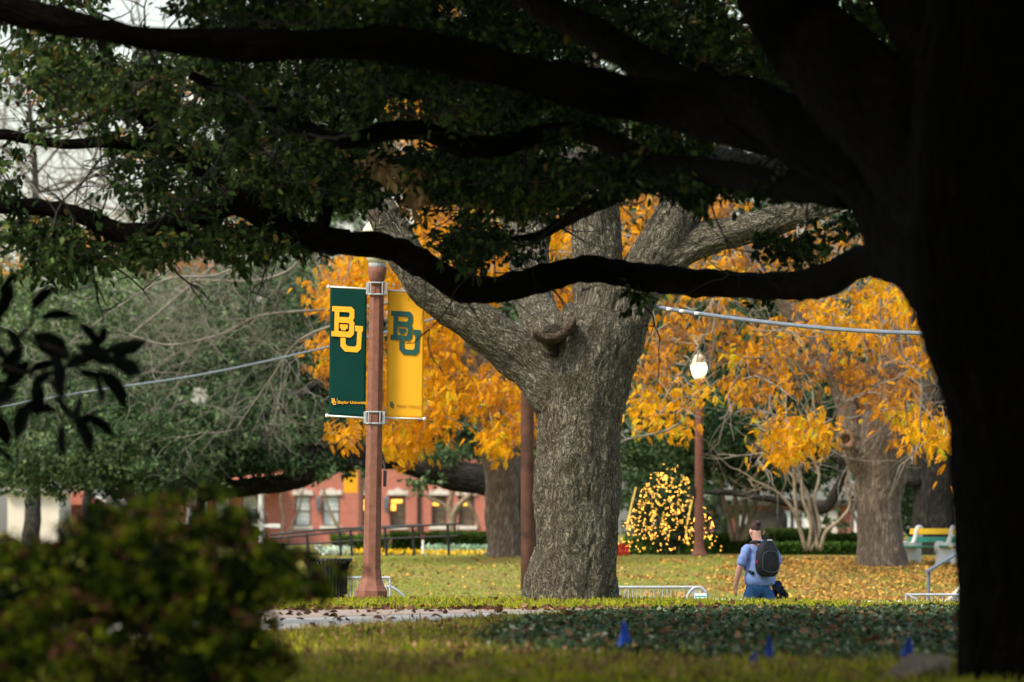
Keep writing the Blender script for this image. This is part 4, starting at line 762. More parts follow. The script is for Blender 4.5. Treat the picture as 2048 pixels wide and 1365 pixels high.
for p in bl: s.add([p + np.array(q) * r_ for q in [(1, 0, 0), (-1, 0, 0), (0, 1, 0), (0, -1, 0), (0, 0, 1.3), (0, 0, -1.3)]], [(0, 2, 4), (2, 1, 4), (1, 3, 4), (3, 0, 4), (2, 0, 5), (1, 2, 5), (3, 1, 5), (0, 3, 5)])
s.build("string_lights", M_bulb, ls)['kind'] = 'stuff'
s = MB()
m_ = mat("strand_glow", (.7, .5, .1), .6, emit=(1, .6, .1), estr=.08)
for pa in ([(1272, 975), (1264, 1005), (1258, 1035), (1253, 1060)], [(1384, 1000), (1378, 1030), (1372, 1060), (1376, 1090)]): s = MB(); s.tube([K(*q, 169.3) for q in pa], [.025] * len(pa), 5, True, 3); s.build("light_strand", m_, ls)

# ------------------------------------------------------------------ lamp posts and banners
def lamp_post(px, by, D, label, lit, ht=5.08, group="pink concrete lamp posts"):
    b = K(px, by, D); b[2] = max(b[2], gz(b[0], D) - .02) if D > 100 else b[2]
    r = thing("lamp_post", label, "street lamp", b, group=group)
    s = MB(); q = R(22.5)
    s.lathe([(.235, -.05), (.25, 0), (.25, .09), (.235, .11), (.20, .17), (.165, .26), (.15, .36), (.142, .42)], b, 8, q); s.build("base", M_post, r)
    s = MB(); s.lathe([(.14, .42), (.136, 1.0), (.112, ht - .45), (.10, ht - .2)], b, 8, q); s.build("shaft", M_post, r, bevel=.004)
    s = MB(); s.lathe([(.10, ht - .2), (.115, ht - .17), (.135, ht - .08), (.138, ht), (.12, ht + .01)], b, 16); s.build("capital", M_post, r, True)
    s = MB(); s.lathe([(.125, ht + .01), (.13, ht + .03), (.13, ht + .06), (.12, ht + .075)], b, 16); s.build("collar", M_galv, r)
    s = MB(); s.lathe([(.13, ht + .075), (.16, ht + .12), (.21, ht + .26), (.235, ht + .40), (.225, ht + .52), (.17, ht + .60)], b, 20); s.build("globe", M_globe if lit else M_globe_off, r, True)
    s = MB(); s.lathe([(.235, ht + .50), (.22, ht + .57), (.12, ht + .70), (.06, ht + .75), (.03, ht + .85), (.005, ht + .92)], b, 16); s.build("finial_cap", M_globe_off, r, True)
    return r, b
fp, fb = lamp_post(742.5, 1194, 84, "nearest pink concrete lamp post carrying green and gold banners", False, 4.86)
# brackets (bands) on the post
for py in (578, 836):
    c = K(755, py, 84); c[0] = fb[0]
    s = MB()
    for dz in (-.085, .085): s.lathe([(.142, -.013), (.148, 0), (.142, .013)], (c[0], c[1], c[2] + dz), 8, R(22.5))
    for sx in (-1, 1):
        s.box((c[0] + sx * .135, c[1] - .03, c[2]), (.045, .08, .18)); s.box((c[0] + sx * .085, c[1] - .15, c[2]), (.018, .018, .2))
    s.build("banner_bracket", M_galv, fp, bevel=.006)
s = MB(); s.box(fb + np.array([.17, -.02, 1.75]), (.05, .12, .24)); s.build("junction_box", M_black, fp, bevel=.01)

def curve_mesh(name, splines, M_, ext, m, parent):
    cu = bpy.data.curves.new(name, 'CURVE'); cu.dimensions = '2D'; cu.fill_mode = 'BOTH'; cu.extrude = ext
    for sp in splines:
        q = cu.splines.new('POLY'); q.points.add(len(sp) - 1); q.use_cyclic_u = True
        for i, (x_, y_) in enumerate(sp): q.points[i].co = (x_, y_, 0, 1)
    return conv(name, cu, M_, m, parent)
def conv(name, cu, M_, m, parent):
    o = bpy.data.objects.new(name, cu); COL.objects.link(o); dg = bpy.context.evaluated_depsgraph_get(); me = bpy.data.meshes.new_from_object(o.evaluated_get(dg)); bpy.data.objects.remove(o)
    me.transform(M_); me.materials.clear(); me.materials.append(m); me.name = name; ob = bpy.data.objects.new(name, me); link(ob, parent)
    if parent is not None: ob.matrix_parent_inverse = pinv(parent)
    return ob
LOGO = [  # B outline, its two counters, the serif standing in the lower counter, U
    [(112, 238), (288, 243), (314, 270), (316, 342), (302, 364), (318, 388), (314, 492), (286, 522), (110, 512), (110, 465), (135, 466), (135, 286), (112, 284)],
    [(178, 289), (262, 292), (273, 304), (272, 326), (262, 338), (178, 336)],
    [(174, 388), (262, 391), (272, 402), (270, 456), (258, 470), (174, 464)],
    [(186, 402), (258, 405), (258, 442), (240, 442), (240, 458), (198, 456), (198, 440), (186, 440)],
    [(194, 524), (240, 526), (241, 582), (262, 602), (326, 604), (341, 586), (345, 464), (325, 462), (325, 412), (396, 416), (396, 464), (386, 464), (382, 622), (350, 656), (236, 650), (195, 604)],
]
def banner(name, label, x0, x1, y0, y1, D, m, ml, side, slope, flipx):
    """a cloth panel with rods; local x along the banner, z up, made at its hanging place"""
    tl = K(x0, y0, D); br__ = K(x1, y1, D); wd = br__[0] - tl[0]; ht = tl[2] - br__[2]
    r = thing(name, label, "banner", (tl[0] if side > 0 else br__[0], D, tl[2]))
    nx, nz = 14, 36; V = []; k_ = D / F
    def surf(u, v):
        z = tl[2] - v * ht - slope * u * k_
        y = D + .005 * math.sin(u * 5 + v * 2) * math.sin(v * 3.1) + .008 * (u - .5) * side
        return (tl[0] + u * wd - .5 * v * k_ * 6, y, z)
    V = [surf(i / nx, j / nz) for j in range(nz + 1) for i in range(nx + 1)]
    s = MB(); s.add(V, [(j * (nx + 1) + i, (j + 1) * (nx + 1) + i, (j + 1) * (nx + 1) + i + 1, j * (nx + 1) + i + 1) for j in range(nz) for i in range(nx)])
    cl = s.build("cloth", m, r, True); sm = cl.modifiers.new("s", 'SOLIDIFY'); sm.thickness = .004
    for v, nm in ((.0, 'rod'), (1.0, 'rod')):
        a_ = np.array(surf(-.05 if side < 0 else -.06, v)); b_ = np.array(surf(1.05 if side < 0 else 1.04, v)); s = MB(); s.tube([a_, b_], [.014, .014], 8, True, 1, 0, False)
        e_ = a_ if side < 0 else b_
        s.lathe([(.002, -.03), (.022, -.022), (.026, 0), (.022, .022), (.002, .03)], e_, 8); s.build("rod", M_white, r, True)
    return r, tl, wd, ht, surf
def place_logo(r, tl, D, ox, oy, sc, m, zx=0):
    # zoom image coordinates (4.55 per photo pixel) -> metres
    k_ = D / F / 4.55 * sc
    sp = [[((x_ - 112) * k_, -(y_ - 238) * k_) for x_, y_ in q] for q in LOGO]
    M_ = Matrix.Translation(Vector((ox, D - .014, oy))) @ Matrix.Rotation(R(90), 4, 'X') @ Matrix.Rotation(R(-1.2), 4, 'Z')
    curve_mesh("emblem", sp, M_, .001, m, r)
M_gold_print = mat("gold_print", (.90, .42, .012), .6); M_green_print = mat("green_print", (.012, .085, .065), .6); M_gp = mat("brown_print", (.42, .22, .012), .6)
def text(r, body, pos, size, m):
    cu = bpy.data.curves.new("lettering", 'FONT'); cu.body = body; cu.size = size; cu.extrude = .001; cu.offset = size * .012
    return conv("lettering", cu, Matrix.Translation(Vector(pos)) @ Matrix.Rotation(R(90), 4, 'X') @ Matrix.Rotation(R(-1.2), 4, 'Z'), m, r)
g1, tl, wd, ht, sf = banner("banner", "dark green banner with gold emblem left of the lamp post", 660.5, 734, 574, 832, 84, M_green_cloth, None, -1, 4.5, 1)
p = K(664.5, 612.5, 84); place_logo(g1, tl, 84, p[0], p[2], 1.0, M_gold_print)
p = K(663, 797, 84); place_logo(g1, tl, 84, p[0], p[2], .145, M_gold_print)
p = K(676, 807.5, 84); text(g1, "Baylor University", (p[0], 84 - .014, p[2]), 6.8 / 135.4 * 1.22, M_gold_print)
s = MB(); p = K(674.4, 803, 84); s.box((p[0], 84 - .014, p[2]), (.005, .003, .09)); s.build("divider_line", M_gold_print, g1)
g2, tl, wd, ht, sf = banner("banner", "golden yellow banner with dark green emblem right of the lamp post", 776, 849, 581.5, 836, 84.15, M_gold_cloth, None, 1, 2.5, 1)
p = K(782.5, 622, 84.15); place_logo(g2, tl, 84.15, p[0], p[2], .96, M_green_print)
p = K(780, 804, 84.15); place_logo(g2, tl, 84.15, p[0], p[2], .135, M_green_print)
p = K(793, 814, 84.15); text(g2, "Baylor University", (p[0], 84.15 - .014, p[2]), 6.8 / 135.4 * 1.18, M_gp)
l2, b2 = lamp_post(1398, 1116, 160, "lit pink lamp post beside the shrub of golden lights", True, 4.98)
s = MB(); s.box(b2 + np.array([-.17, -.05, 1.85]), (.14, .12, .28)); s.build("junction_box", M_black, l2)
l3, b3 = lamp_post(722, 1100, 232, "pale distant lamp post with small banners before the brick wall", True, 5.0)
for sx, m, lb in ((-1, M_gold_cloth, "small yellow banner on the distant lamp post"), (1, mat("green_banner_far", (.02, .25, .17), .6), "small green banner on the distant lamp post")):
    s = MB(); s.box(b3 + np.array([sx * .42, 0, 3.2]), (.56, .02, 1.75)); o = s.build("banner", m, None); tag(o, lb, "banner")
l4, b4 = lamp_post(400, 1100, 192, "lit lamp post glowing through the far oak leaves at the left", True, 4.25)
l5, b5 = lamp_post(1923, 1112, 163, "pink lamp post just left of the big foreground trunk behind the bench", False, 5.0)

# utility pole and cables
up = thing("utility_pole", "brown wooden utility pole close behind the left side of the pale trunk", "utility pole", K(1056, 1192, 132))
s = MB(); P = [K(1056, 1215, 132), K(1055, 900, 132), K(1054, 560, 132), K(1053, 120, 132)]; s.tube(P, [.165, .155, .145, .13], 14, True, 3); s.build("shaft", M_wood, up, True)
s = MB()
for py in (560, 600): s.tube([K(1040, py, 131.7), K(1070, py, 131.7)], [.03, .03], 6, True, 1, 0, False)
s.build("cable_bracket", M_galv, up)
s = MB(); s.tube([K(-200, 850, 160), K(150, 788, 152), K(400, 750, 146), K(640, 698, 140), K(860, 640, 135), K(1050, 580, 132)], [.026] * 6, 8, True, 8); o = s.build("cable", M_railm, None, True); tag(o, "thin grey overhead cable rising behind the green banner", "cable", group="overhead cables")
cr = thing("cable", "thick grey overhead cable running from the pale tree to the right", "cable", K(1290, 612, 83.6), group="overhead cables")
s = MB(); s.tube([K(1265, 606, 83.4), K(1400, 628, 82), K(1560, 648, 80), K(1720, 662, 78), K(1900, 668, 76), K(2100, 668, 74)], [.030] * 6, 10, True, 8); s.build("sheath", M_railm, cr, True)
for px, py in ((1338, 618.5), (1364, 622.5), (1394, 627), (1424, 631)):
    s = MB(); s.lathe([(.036, -.02), (.042, 0), (.036, .02)], K(px, py, 81.9), 10); s.build("cable_clip", M_white, cr)

# ------------------------------------------------------------------ black ramp railing
rr_ = thing("ramp_railing", "black metal ramp railing with posts rising to the right", "railing", K(740, 1112, 168))
def rail(pts, D, r, root, m=M_black, nm="rail"):
    s = MB(); s.tube([K(*q, D) for q in pts], [r * 1.35] * len(pts), 6, True, 1, 0, False); return s.build(nm, m, root)
rail([(540, 1078), (700, 1062), (770, 1056), (917, 1048), (917, 1072)], 168, .028, rr_); rail([(540, 1070), (640, 1060), (727, 1056), (845, 1050)], 169.6, .028, rr_)
rail([(540, 1092), (640, 1087), (770, 1078), (917, 1072)], 168, .022, rr_, nm="lower_rail")
for px, yt_ in ((617, 1068), (682, 1062), (704, 1060), (773, 1056), (828, 1052), (898, 1049)): rail([(px - 3, yt_), (px, 1114)], 168, .03, rr_, nm="post")
rail([(845, 1050), (846, 1080)], 169.6, .026, rr_, nm="post")
rs = thing("marker_stake", "thin white stake with red top among the yellow flowers", "stake", K(846, 1104, 172))
s = MB(); s.tube([K(846, 1108, 172), K(846, 1078, 172)], [.035, .035], 8, True, 1, 0, False); s.build("stake", M_white, rs)
s = MB(); s.tube([K(846, 1078, 172), K(846, 1068, 172)], [.06, .05], 8, True, 1, 0, False); s.build("red_cap", mat("red_plastic", (.5, .02, .03), .5), rs)

# ------------------------------------------------------------------ bench
def bench():
    D = 154.; c = K(1856, 1122, D); c[2] = gz(c[0], D); yaw = R(-50)
    r = thing("park_bench", "white concrete park bench with yellow and green slats right of the knotted trunk", "bench", c)
    Mb = Matrix.Translation(Vector(c)) @ Matrix.Rotation(yaw, 4, 'Z')      # bench local: x along the slats, -y its front
    prof = [(-.02, 0), (.10, 0), (.16, .08), (.17, .2), (.13, .30), (.12, .38), (.16, .43), (.02, .92), (.03, .98)]
    out = [(.30, 0), (.16, .0), (.08, .10), (-.10, .10), (-.18, 0), (-.32, 0), (-.28, .14), (-.27, .26), (-.33, .38), (-.34, .47), (-.29, .55), (-.20, .57), (-.02, .53), (.06, .55), (.13, .68), (.16, .82), (.21, .92), (.28, .955), (.35, .93), (.38, .86), (.36, .72), (.33, .50), (.31, .30), (.31, .14)]
    for sx in (-.60, .60):
        s = MB(); Me = Mb @ Matrix.Translation(Vector((sx, 0, 0))) @ Matrix.Rotation(R(90), 4, 'Z')   # local x of the outline -> bench +y
        n = len(out); P = [Me @ Vector((x_, -.06, z)) for x_, z in out] + [Me @ Vector((x_, .06, z)) for x_, z in out]
        s.add([tuple(p) for p in P], [tuple(range(n)), tuple(range(2 * n - 1, n - 1, -1))] + [(i, i + n, (i + 1) % n + n, (i + 1) % n) for i in range(n)])
        s.build("end_frame", M_white, r, bevel=.018)
    my = noisy("yellow_slat_paint", (.80, .50, .015), (.88, .58, .02), 4, .5); mg = noisy("green_slat_paint", (.02, .20, .15), (.035, .27, .20), 4, .5)
    def slat(y_, z_, ty, tz, m, rx=0, x0=-.84, x1=.84):
        s = MB(); q = Mb @ Vector(((x0 + x1) / 2, y_, z_)); s.box(tuple(q), (x1 - x0, ty, tz), yaw, rx); s.build("slat", m, r, bevel=.006)
    slat(.225, .80, .045, .14, my, R(-12)); slat(.165, .60, .045, .13, mg, R(-12)); slat(-.19, .44, .13, .045, mg); slat(-.04, .43, .13, .045, my); slat(.10, .42, .13, .045, mg)
bench(); bpy.data.objects['park_bench'].scale = (1.13, 1.13, 1.13)

# ------------------------------------------------------------------ crowd barriers, handrail, bin
def barrier(x0, x1, ytop, D, label, bars, arch=None, h=1.08, brace=None, m=M_galv, openleft=False):
    a_ = K(x0, ytop, D); b_ = K(x1, ytop, D); zb = a_[2] - h + .12; r = thing("crowd_barrier", label, "barrier", ((a_[0] + b_[0]) / 2, D, zb - .12), group="steel crowd barriers")
    s = MB(); s.tube([a_, b_], [.024, .024], 8, True, 1, 0, False); s.build("top_rail", m, r)
    s = MB(); s.tube([(a_[0], D, zb), (b_[0], D, zb)], [.02, .02], 8, True, 1, 0, False); s.build("bottom_rail", m, r)
    for xx in (a_[0], b_[0]): s = MB(); s.tube([(xx, D, a_[2]), (xx, D, zb)], [.02, .02], 8, True, 1, 0, False); s.build("end_post", m, r)
    n = max(2, int((b_[0] - a_[0]) / bars)); bmesh_ = None
    for i in range(1, n):
        xx = a_[0] + (b_[0] - a_[0]) * i / n
        if bmesh_ is None: s = MB(); s.tube([(xx, D, a_[2]), (xx, D, zb)], [.009, .009], 6, True, 1, 0, False); q = s.build("bar", m, r); bmesh_ = q.data; bx0 = xx
        else: q = bpy.data.objects.new("bar", bmesh_); link(q, r); q.matrix_parent_inverse = pinv(r); q.location = (xx - bx0, 0, 0)
    for xx in (a_[0] + .12, b_[0] - .12): s = MB(); s.box((xx, D, zb - .06), (.05, .5, .03)); s.box((xx, D, zb - .02), (.04, .04, .1)); s.build("foot", m, r)
    return r, a_, b_
barrier(672, 780, 1156, 92.5, "steel crowd barrier behind the pink lamp post base", .055)
ah = thing("bike_hoop", "curved grey steel hoop right of the pink lamp post base", "bike rack", K(790, 1270, 93.5))
s = MB(); s.tube([K(752, 1200, 93.5), K(764, 1178, 93.5), K(780, 1174, 93.5), K(795, 1182, 93.5), K(808, 1194, 93.5), K(814, 1210, 93.5), K(816, 1260, 93.5)], [.024] * 7, 8, True, 5); s.build("tube", M_galv, ah, True)
barrier(1206, 1402, 1175, 95.5, "steel crowd barrier right of the pale trunk", .07)
hp = thing("bike_hoop", "arched steel hoop around the small notice right of the pale trunk", "bike rack", K(1392, 1280, 94.6))
s = MB(); s.tube([K(1372, 1300, 94.6), K(1373, 1212, 94.6), K(1377, 1190, 94.6), K(1388, 1177, 94.6), K(1402, 1176, 94.6), K(1413, 1188, 94.6), K(1418, 1212, 94.6), K(1419, 1300, 94.6)], [.026] * 8, 8, True, 5); s.build("tube", M_galv, hp, True)
sg = thing("notice_board", "small white notice with green band inside the steel hoop", "sign", K(1400, 1290, 94.5))
s = MB(); k_ = 94.5 / F; s.prism([(-12 * k_, -26 * k_), (15 * k_, -26 * k_), (13 * k_, 0), (-11 * k_, 0)], Matrix.Translation(Vector(K(1400, 1187, 94.5))), .02); s.build("board", mat("notice_white", (.75, .8, .82), .5), sg)
s = MB(); s.box(K(1401, 1193.5, 94.4), (23 * k_, .012, 2.6 * k_)); s.build("green_band", mat("notice_teal", (.01, .35, .33), .5), sg)
s = MB(); s.box(K(1390, 1240, 94.55), (.03, .03, 1.0)); s.box(K(1411, 1240, 94.55), (.03, .03, 1.0)); s.build("leg", M_galv, sg)
barrier(1424, 1484, 1201, 93, "low white rail left of the walking person", .3, m=M_white, h=.75)
barrier(1700, 1836, 1205, 92, "long low white rail right of the walking person", .3, m=M_white, h=.7)
r_b, a_, b_ = barrier(1812, 2010, 1190, 94, "steel crowd barrier below the stair handrail at the right", .085)
s = MB(); s.tube([K(1818, 1191, 93.9), K(1852, 1214, 93.9), K(1876, 1236, 93.9)], [.02] * 3, 8, True, 1, 0, False); s.build("brace", M_galv, r_b)
hr = thing("stair_handrail", "blue-grey metal handrail rising beside the concrete stair wall", "handrail", K(1857, 1300, 100))
s = MB(); s.tube([K(1853, 1144, 100), K(1918, 1106, 104), K(2010, 1050, 110)], [.032] * 3, 8, True, 1, 0, False); s.build("rail", M_railm, hr)
s = MB(); s.tube([K(1857, 1142, 100.2), K(1857, 1290, 100.2)], [.03] * 2, 8, True, 1, 0, False); s.build("post", M_railm, hr)
s = MB(); A = K(1868, 1216, 102); B = K(1990, 1100, 112)
s.add([(A[0], 101.5, -1.6), (A[0], 102.3, -1.6), (A[0] , 101.5, A[2] - .1), (A[0], 102.3, A[2] - .1), (B[0], 111.5, -1.6), (B[0], 112.3, -1.6), (B[0], 111.5, B[2]), (B[0], 112.3, B[2]), (B[0] + 1, 111.5, -1.6), (B[0] + 1, 112.3, -1.6), (B[0] + 1, 111.5, B[2]), (B[0] + 1, 112.3, B[2])],
      [(0, 4, 6, 2), (1, 3, 7, 5), (2, 6, 7, 3), (0, 2, 3, 1), (4, 8, 10, 6), (5, 7, 11, 9), (6, 10, 11, 7), (8, 9, 11, 10)])
o = s.build("stair_wall", noisy("pale_concrete", (.42, .34, .26), (.52, .44, .35), 2, .85)); tag(o, "sloping pale concrete stair wall at the right beside the foreground trunk", "wall")
# slatted litter bin
fp.rotation_euler = (0, R(1.05), 0)
tb = thing("litter_bin", "dark slatted steel litter bin left of the pink lamp post", "litter bin", K(655, 1196, 84.5))
c = K(655, 1196, 84.5); c[2] = gz(c[0], 84.5)
sm_ = None
for i in range(36):
    a_ = i / 36 * 2 * math.pi
    if sm_ is None:
        s = MB(); s.tube([(.28, 0, .05), (.28, 0, .42), (.30, 0, .50), (.36, 0, .58)], [.017] * 4, 4, True, 1, 0, False); me_o = s.build("slat", M_black, tb); sm_ = me_o.data; q = me_o
    else: q = bpy.data.objects.new("slat", sm_); link(q, tb)
    q.matrix_parent_inverse = Matrix.Identity(4); q.matrix_basis = Matrix.Rotation(a_, 4, 'Z') @ Matrix.Scale(1.0, 4)
s = MB(); s.lathe([(.255, .03), (.255, .46), (.235, .46), (.235, .05)], c, 20); s.build("liner", mat("bin_liner", (.03, .03, .03), .6), tb, True)
s = MB(); s.tube([c + np.array([math.cos(t) * .36, math.sin(t) * .36, .585]) for t in np.linspace(0, 2 * math.pi, 25)], [.012] * 25, 5, False, 1, 0, False); s.build("rim", M_black, tb)

# ------------------------------------------------------------------ survey flags and block
for i, (px, y0, y1, D, wpx, tw, lb) in enumerate([(1248, 1243, 1303, 46, 26, .0, "tall blue survey flag standing alone in the ivy bed"), (1537, 1272, 1330, 43, 20, .1, "blue survey flag, the taller of the pair near the lawn edge"), (1504, 1304, 1336, 42, 28, .4, "short bent blue survey flag, lower of the pair"), (1815, 1276, 1318, 42.5, 24, .3, "blue survey flag poking up behind the pale block")]):
    D = float(D); x_ = (px - 1024) * D / F; r = thing("survey_flag", lb, "flag", (x_, D, 0), group="blue survey flags"); k_ = D / F
    s = MB(); s.tube([(x_, D, -.05), (x_ + .003, D, H - (y0 - HY) * k_ + .01)], [.0022, .0022], 5, True, 1, 0, False); s.build("wire_stem", M_galv, r)
    s = MB(); zt = H - (y0 - HY) * k_; hh = (y1 - y0) * k_; ww = wpx * k_
    prof = [(0, 0, .10), (.2, .05, .22), (.45, .06, .36), (.72, .02, .52), (.88, .0, .45), (1.0, -.02, .16)]
    V = []
    for v, off, wv in prof:
        for u in (-1, -.3, .3, 1): V.append((x_ + off * ww + u * wv * ww + tw * (.5 - v) * ww * 1.1, D - .012 + .012 * math.cos(u * 4 + v * 5), zt - v * hh))
    s.add(V, [(j * 4 + i_, (j + 1) * 4 + i_, (j + 1) * 4 + i_ + 1, j * 4 + i_ + 1) for j in range(len(prof) - 1) for i_ in range(3)]); q = s.build("pennant", M_blue, r, True); sm = q.modifiers.new("t", 'SOLIDIFY'); sm.thickness = .002
bk = thing("stone_block", "pale tapered kerb block lying against the foreground trunk", "block", K(1820, 1345, 39.5))
s = MB(); y0_ = 38.6; y1_ = 40.6
def kp(px, py, D): q = K(px, py, D); return tuple(q)
s.add([kp(1735, 1368, 37.8), kp(1830, 1380, 37.8), kp(1905, 1366, 40), kp(1810, 1352, 40), kp(1745, 1366, 37.8), kp(1840, 1348, 37.8), kp(1900, 1312, 40), kp(1822, 1306, 40)], [(0, 1, 5, 4), (1, 2, 6, 5), (2, 3, 7, 6), (3, 0, 4, 7), (4, 5, 6, 7), (3, 2, 1, 0)])
s.build("block", M_block, bk, bevel=.02)

# ------------------------------------------------------------------ person, backpack, jacket
def skin(name, verts, edges, radii, m, parent, sub=2, root=0, fold=0):
    me = bpy.data.meshes.new(name); me.from_pydata([tuple(v) for v in verts], edges, []); o = bpy.data.objects.new(name, me); COL.objects.link(o)
    sk = o.modifiers.new("skin", 'SKIN'); sk.use_smooth_shade = True; sk.branch_smoothing = .6
    lay = me.skin_vertices[0] if me.skin_vertices else None
    if lay is None:
        bpy.context.view_layer.objects.active = o; 
        with bpy.context.temp_override(object=o, active_object=o): bpy.ops.mesh.customdata_skin_add()
        lay = me.skin_vertices[0]
    for i, r in enumerate(radii): lay.data[i].radius = r if isinstance(r, tuple) else (r, r); lay.data[i].use_root = (i == root)
    ss = o.modifiers.new("sub", 'SUBSURF'); ss.levels = sub; ss.render_levels = sub
    dg = bpy.context.evaluated_depsgraph_get(); m2 = bpy.data.meshes.new_from_object(o.evaluated_get(dg)); bpy.data.objects.remove(o)
    m2.name = name; m2.materials.clear(); m2.materials.append(m); m2.polygons.foreach_set('use_smooth', [True] * len(m2.polygons))
    if fold:
        for v in m2.vertices: v.co += v.normal * fold * (mnoise.noise(Vector((v.co.x * 9 + v.co.z * 3, v.co.y * 9, v.co.z * 4.5))) + .5 * mnoise.noise(Vector((v.co.x * 20, v.co.y * 20, v.co.z * 14 + v.co.x * 12))))
    ob = bpy.data.objects.new(name, m2); link(ob, parent)
    return ob
def person():
    D = 85.6; x0 = (1519 - 1024) * D / F; z0 = -.70
    r = thing("person", "person in light blue polo shirt and jeans walking away with a black backpack", "person", (x0, D, z0), R(22))
    msk = noisy("skin", (.52, .27, .19), (.62, .35, .26), 8, .55); msh = noisy("blue_polo", (.17, .26, .56), (.24, .34, .66), 9, .8, .3, 30); mj = noisy("denim", (.012, .055, .17), (.03, .11, .27), 12, .85, .3, 90); mh = noisy("dark_hair", (.025, .012, .009), (.07, .035, .025), 30, .6, .6, 80)
    # local: x right, y forward (away from the camera), z up; 1.78 m tall
    def ear(sx): return [(sx * .085, .06, 1.60)]
    V = [(0, 0, .95), (0, 0, 1.12), (0, -.01, 1.30), (0, .0, 1.43), (-.01, .02, 1.51), (-.025, .05, 1.58), (-.035, .08, 1.66), (-.04, .10, 1.72),
         (-.20, 0, 1.42), (-.27, -.01, 1.25), (-.295, -.01, 1.12), (-.32, .02, .98), (-.335, .04, .87), (-.335, .05, .80),
         (.20, 0, 1.42), (.26, .02, 1.24), (.28, .06, 1.12), (.275, .15, 1.01), (.27, .20, .95), (.27, .22, .90),
         (-.11, 0, .88), (-.12, .10, .50), (-.12, .08, .10), (-.12, .14, .045), (-.13, .24, .035),
         (.11, 0, .88), (.12, -.06, .50), (.12, -.22, .12), (.12, -.20, .05), (.12, -.10, .035)]
    E = [(0, 1), (1, 2), (2, 3), (3, 4), (4, 5), (5, 6), (6, 7), (3, 8), (8, 9), (9, 10), (10, 11), (11, 12), (12, 13), (3, 14), (14, 15), (15, 16), (16, 17), (17, 18), (18, 19), (0, 20), (20, 21), (21, 22), (22, 23), (23, 24), (0, 25), (25, 26), (26, 27), (27, 28), (28, 29)]
    RR = [(.12, .09), (.13, .09), (.15, .10), (.12, .08), .058, (.068, .075), (.078, .092), (.055, .07), .045, .046, .047, .042, .030, (.02, .035), .06, .052, .046, .042, .030, (.02, .03), .08, .06, .045, .04, .035, .08, .06, .045, .04, .035]
    skin("body", V, E, RR, msk, r)
    for sx, w0, dz in ((-1, (-.337, .05, .80), 0), (1, (.27, .225, .885), 0)):   # fingers and thumb, slightly curled
        for k in range(4):
            L_ = (.075, .085, .08, .062)[k]; b0 = Vector(w0) + Vector((0, .026 - .018 * k, 0)); s = MB()
            s.tube([b0 + Vector((0, 0, .02)), b0 + Vector((sx * -.004, .004, -L_ * .5)), b0 + Vector((-sx * .022, .006, -L_))], [.011, .010, .007], 6, True, 3); q = s.build("finger", msk, None, True); q.parent = r
        b0 = Vector(w0); s = MB(); s.tube([b0 + Vector((-sx * .005, .03, .05)), b0 + Vector((-sx * .028, .05, .01)), b0 + Vector((-sx * .034, .052, -.03))], [.013, .012, .008], 6, True, 3); q = s.build("thumb", msk, None, True); q.parent = r
    for sx in (-1, 1):
        s = MB(); s.tube([(sx * .078 - .008, .05, 1.665), (sx * .094 - .008, .045, 1.65), (sx * .09 - .008, .05, 1.62), (sx * .078 - .008, .055, 1.60)], [.009, .014, .013, .008], 6, True, 3); q = s.build("ear", msk, None, True); q.parent = r
    s = MB(); s.tube([(-.01, .15, 1.665), (-.01, .172, 1.64), (-.01, .165, 1.63)], [.008, .013, .008], 6, True, 2); q = s.build("nose", msk, None, True); q.parent = r
    s = MB(); 
    for sx in (-1, 1): s.lathe([(.002, -.008), (.010, 0), (.002, .008)], (-.01 + sx * .032, .150, 1.678), 8)
    q = s.build("eyes", M_black, None, True); q.parent = r
    s = MB(); s.tube([(-.035, .148, 1.60), (-.01, .156, 1.598), (.015, .148, 1.60)], [.004, .007, .004], 5, True, 2); q = s.build("mouth", noisy("lips", (.4, .13, .11), (.45, .16, .14)), None, True); q.parent = r
    hv = [(-.022, .040, 1.615), (-.03, .052, 1.69), (-.03, .075, 1.745), (-.035, .12, 1.765)]
    skin("hair", hv, [(0, 1), (1, 2), (2, 3)], [(.048, .040), (.078, .080), (.078, .086), (.055, .045)], mh, r, 3, 0, .02)
    s = MB(); s.lathe([(.004, -.045), (.035, -.035), (.05, -.005), (.042, .03), (.015, .045)], (-.005, .03, 1.775), 12); q = s.build('hair_knot', mh, None, True); q.parent = r
    # polo: torso and short sleeves
    SV = [(0, .0, .83), (0, 0, .97), (0, 0, 1.16), (0, -.01, 1.31), (0, .005, 1.43), (0, .02, 1.485), (-.17, 0, 1.42), (-.25, -.01, 1.27), (-.288, -.012, 1.13), (.17, 0, 1.42), (.245, .015, 1.27), (.275, .045, 1.15)]
    SE = [(0, 1), (1, 2), (2, 3), (3, 4), (4, 5), (4, 6), (6, 7), (7, 8), (4, 9), (9, 10), (10, 11)]
    skin("polo_shirt", SV, SE, [(.255, .19), (.225, .165), (.20, .15), (.20, .145), (.155, .11), (.07, .07), .082, .074, .082, .082, .074, .080], msh, r, 3, 0, .022)
    s = MB(); s.tube([(-.06, -.035, 1.50), (0, -.062, 1.515), (.06, -.035, 1.50), (.075, .03, 1.485), (0, .09, 1.47), (-.075, .03, 1.485), (-.06, -.035, 1.50)], [.020] * 7, 6, False, 3); q = s.build("collar", msh, None, True); q.parent = r
    JV = [(0, 0, 1.0), (0, 0, .88), (-.105, .0, .76), (-.12, .10, .48), (-.12, .075, .12), (.105, 0, .82), (.12, -.06, .48), (.12, -.225, .14)]
    skin("jeans", JV, [(0, 1), (1, 2), (2, 3), (3, 4), (1, 5), (5, 6), (6, 7)], [(.19, .14), (.215, .16), .15, .09, .075, .15, .09, .075], mj, r, 3, 0, .02)
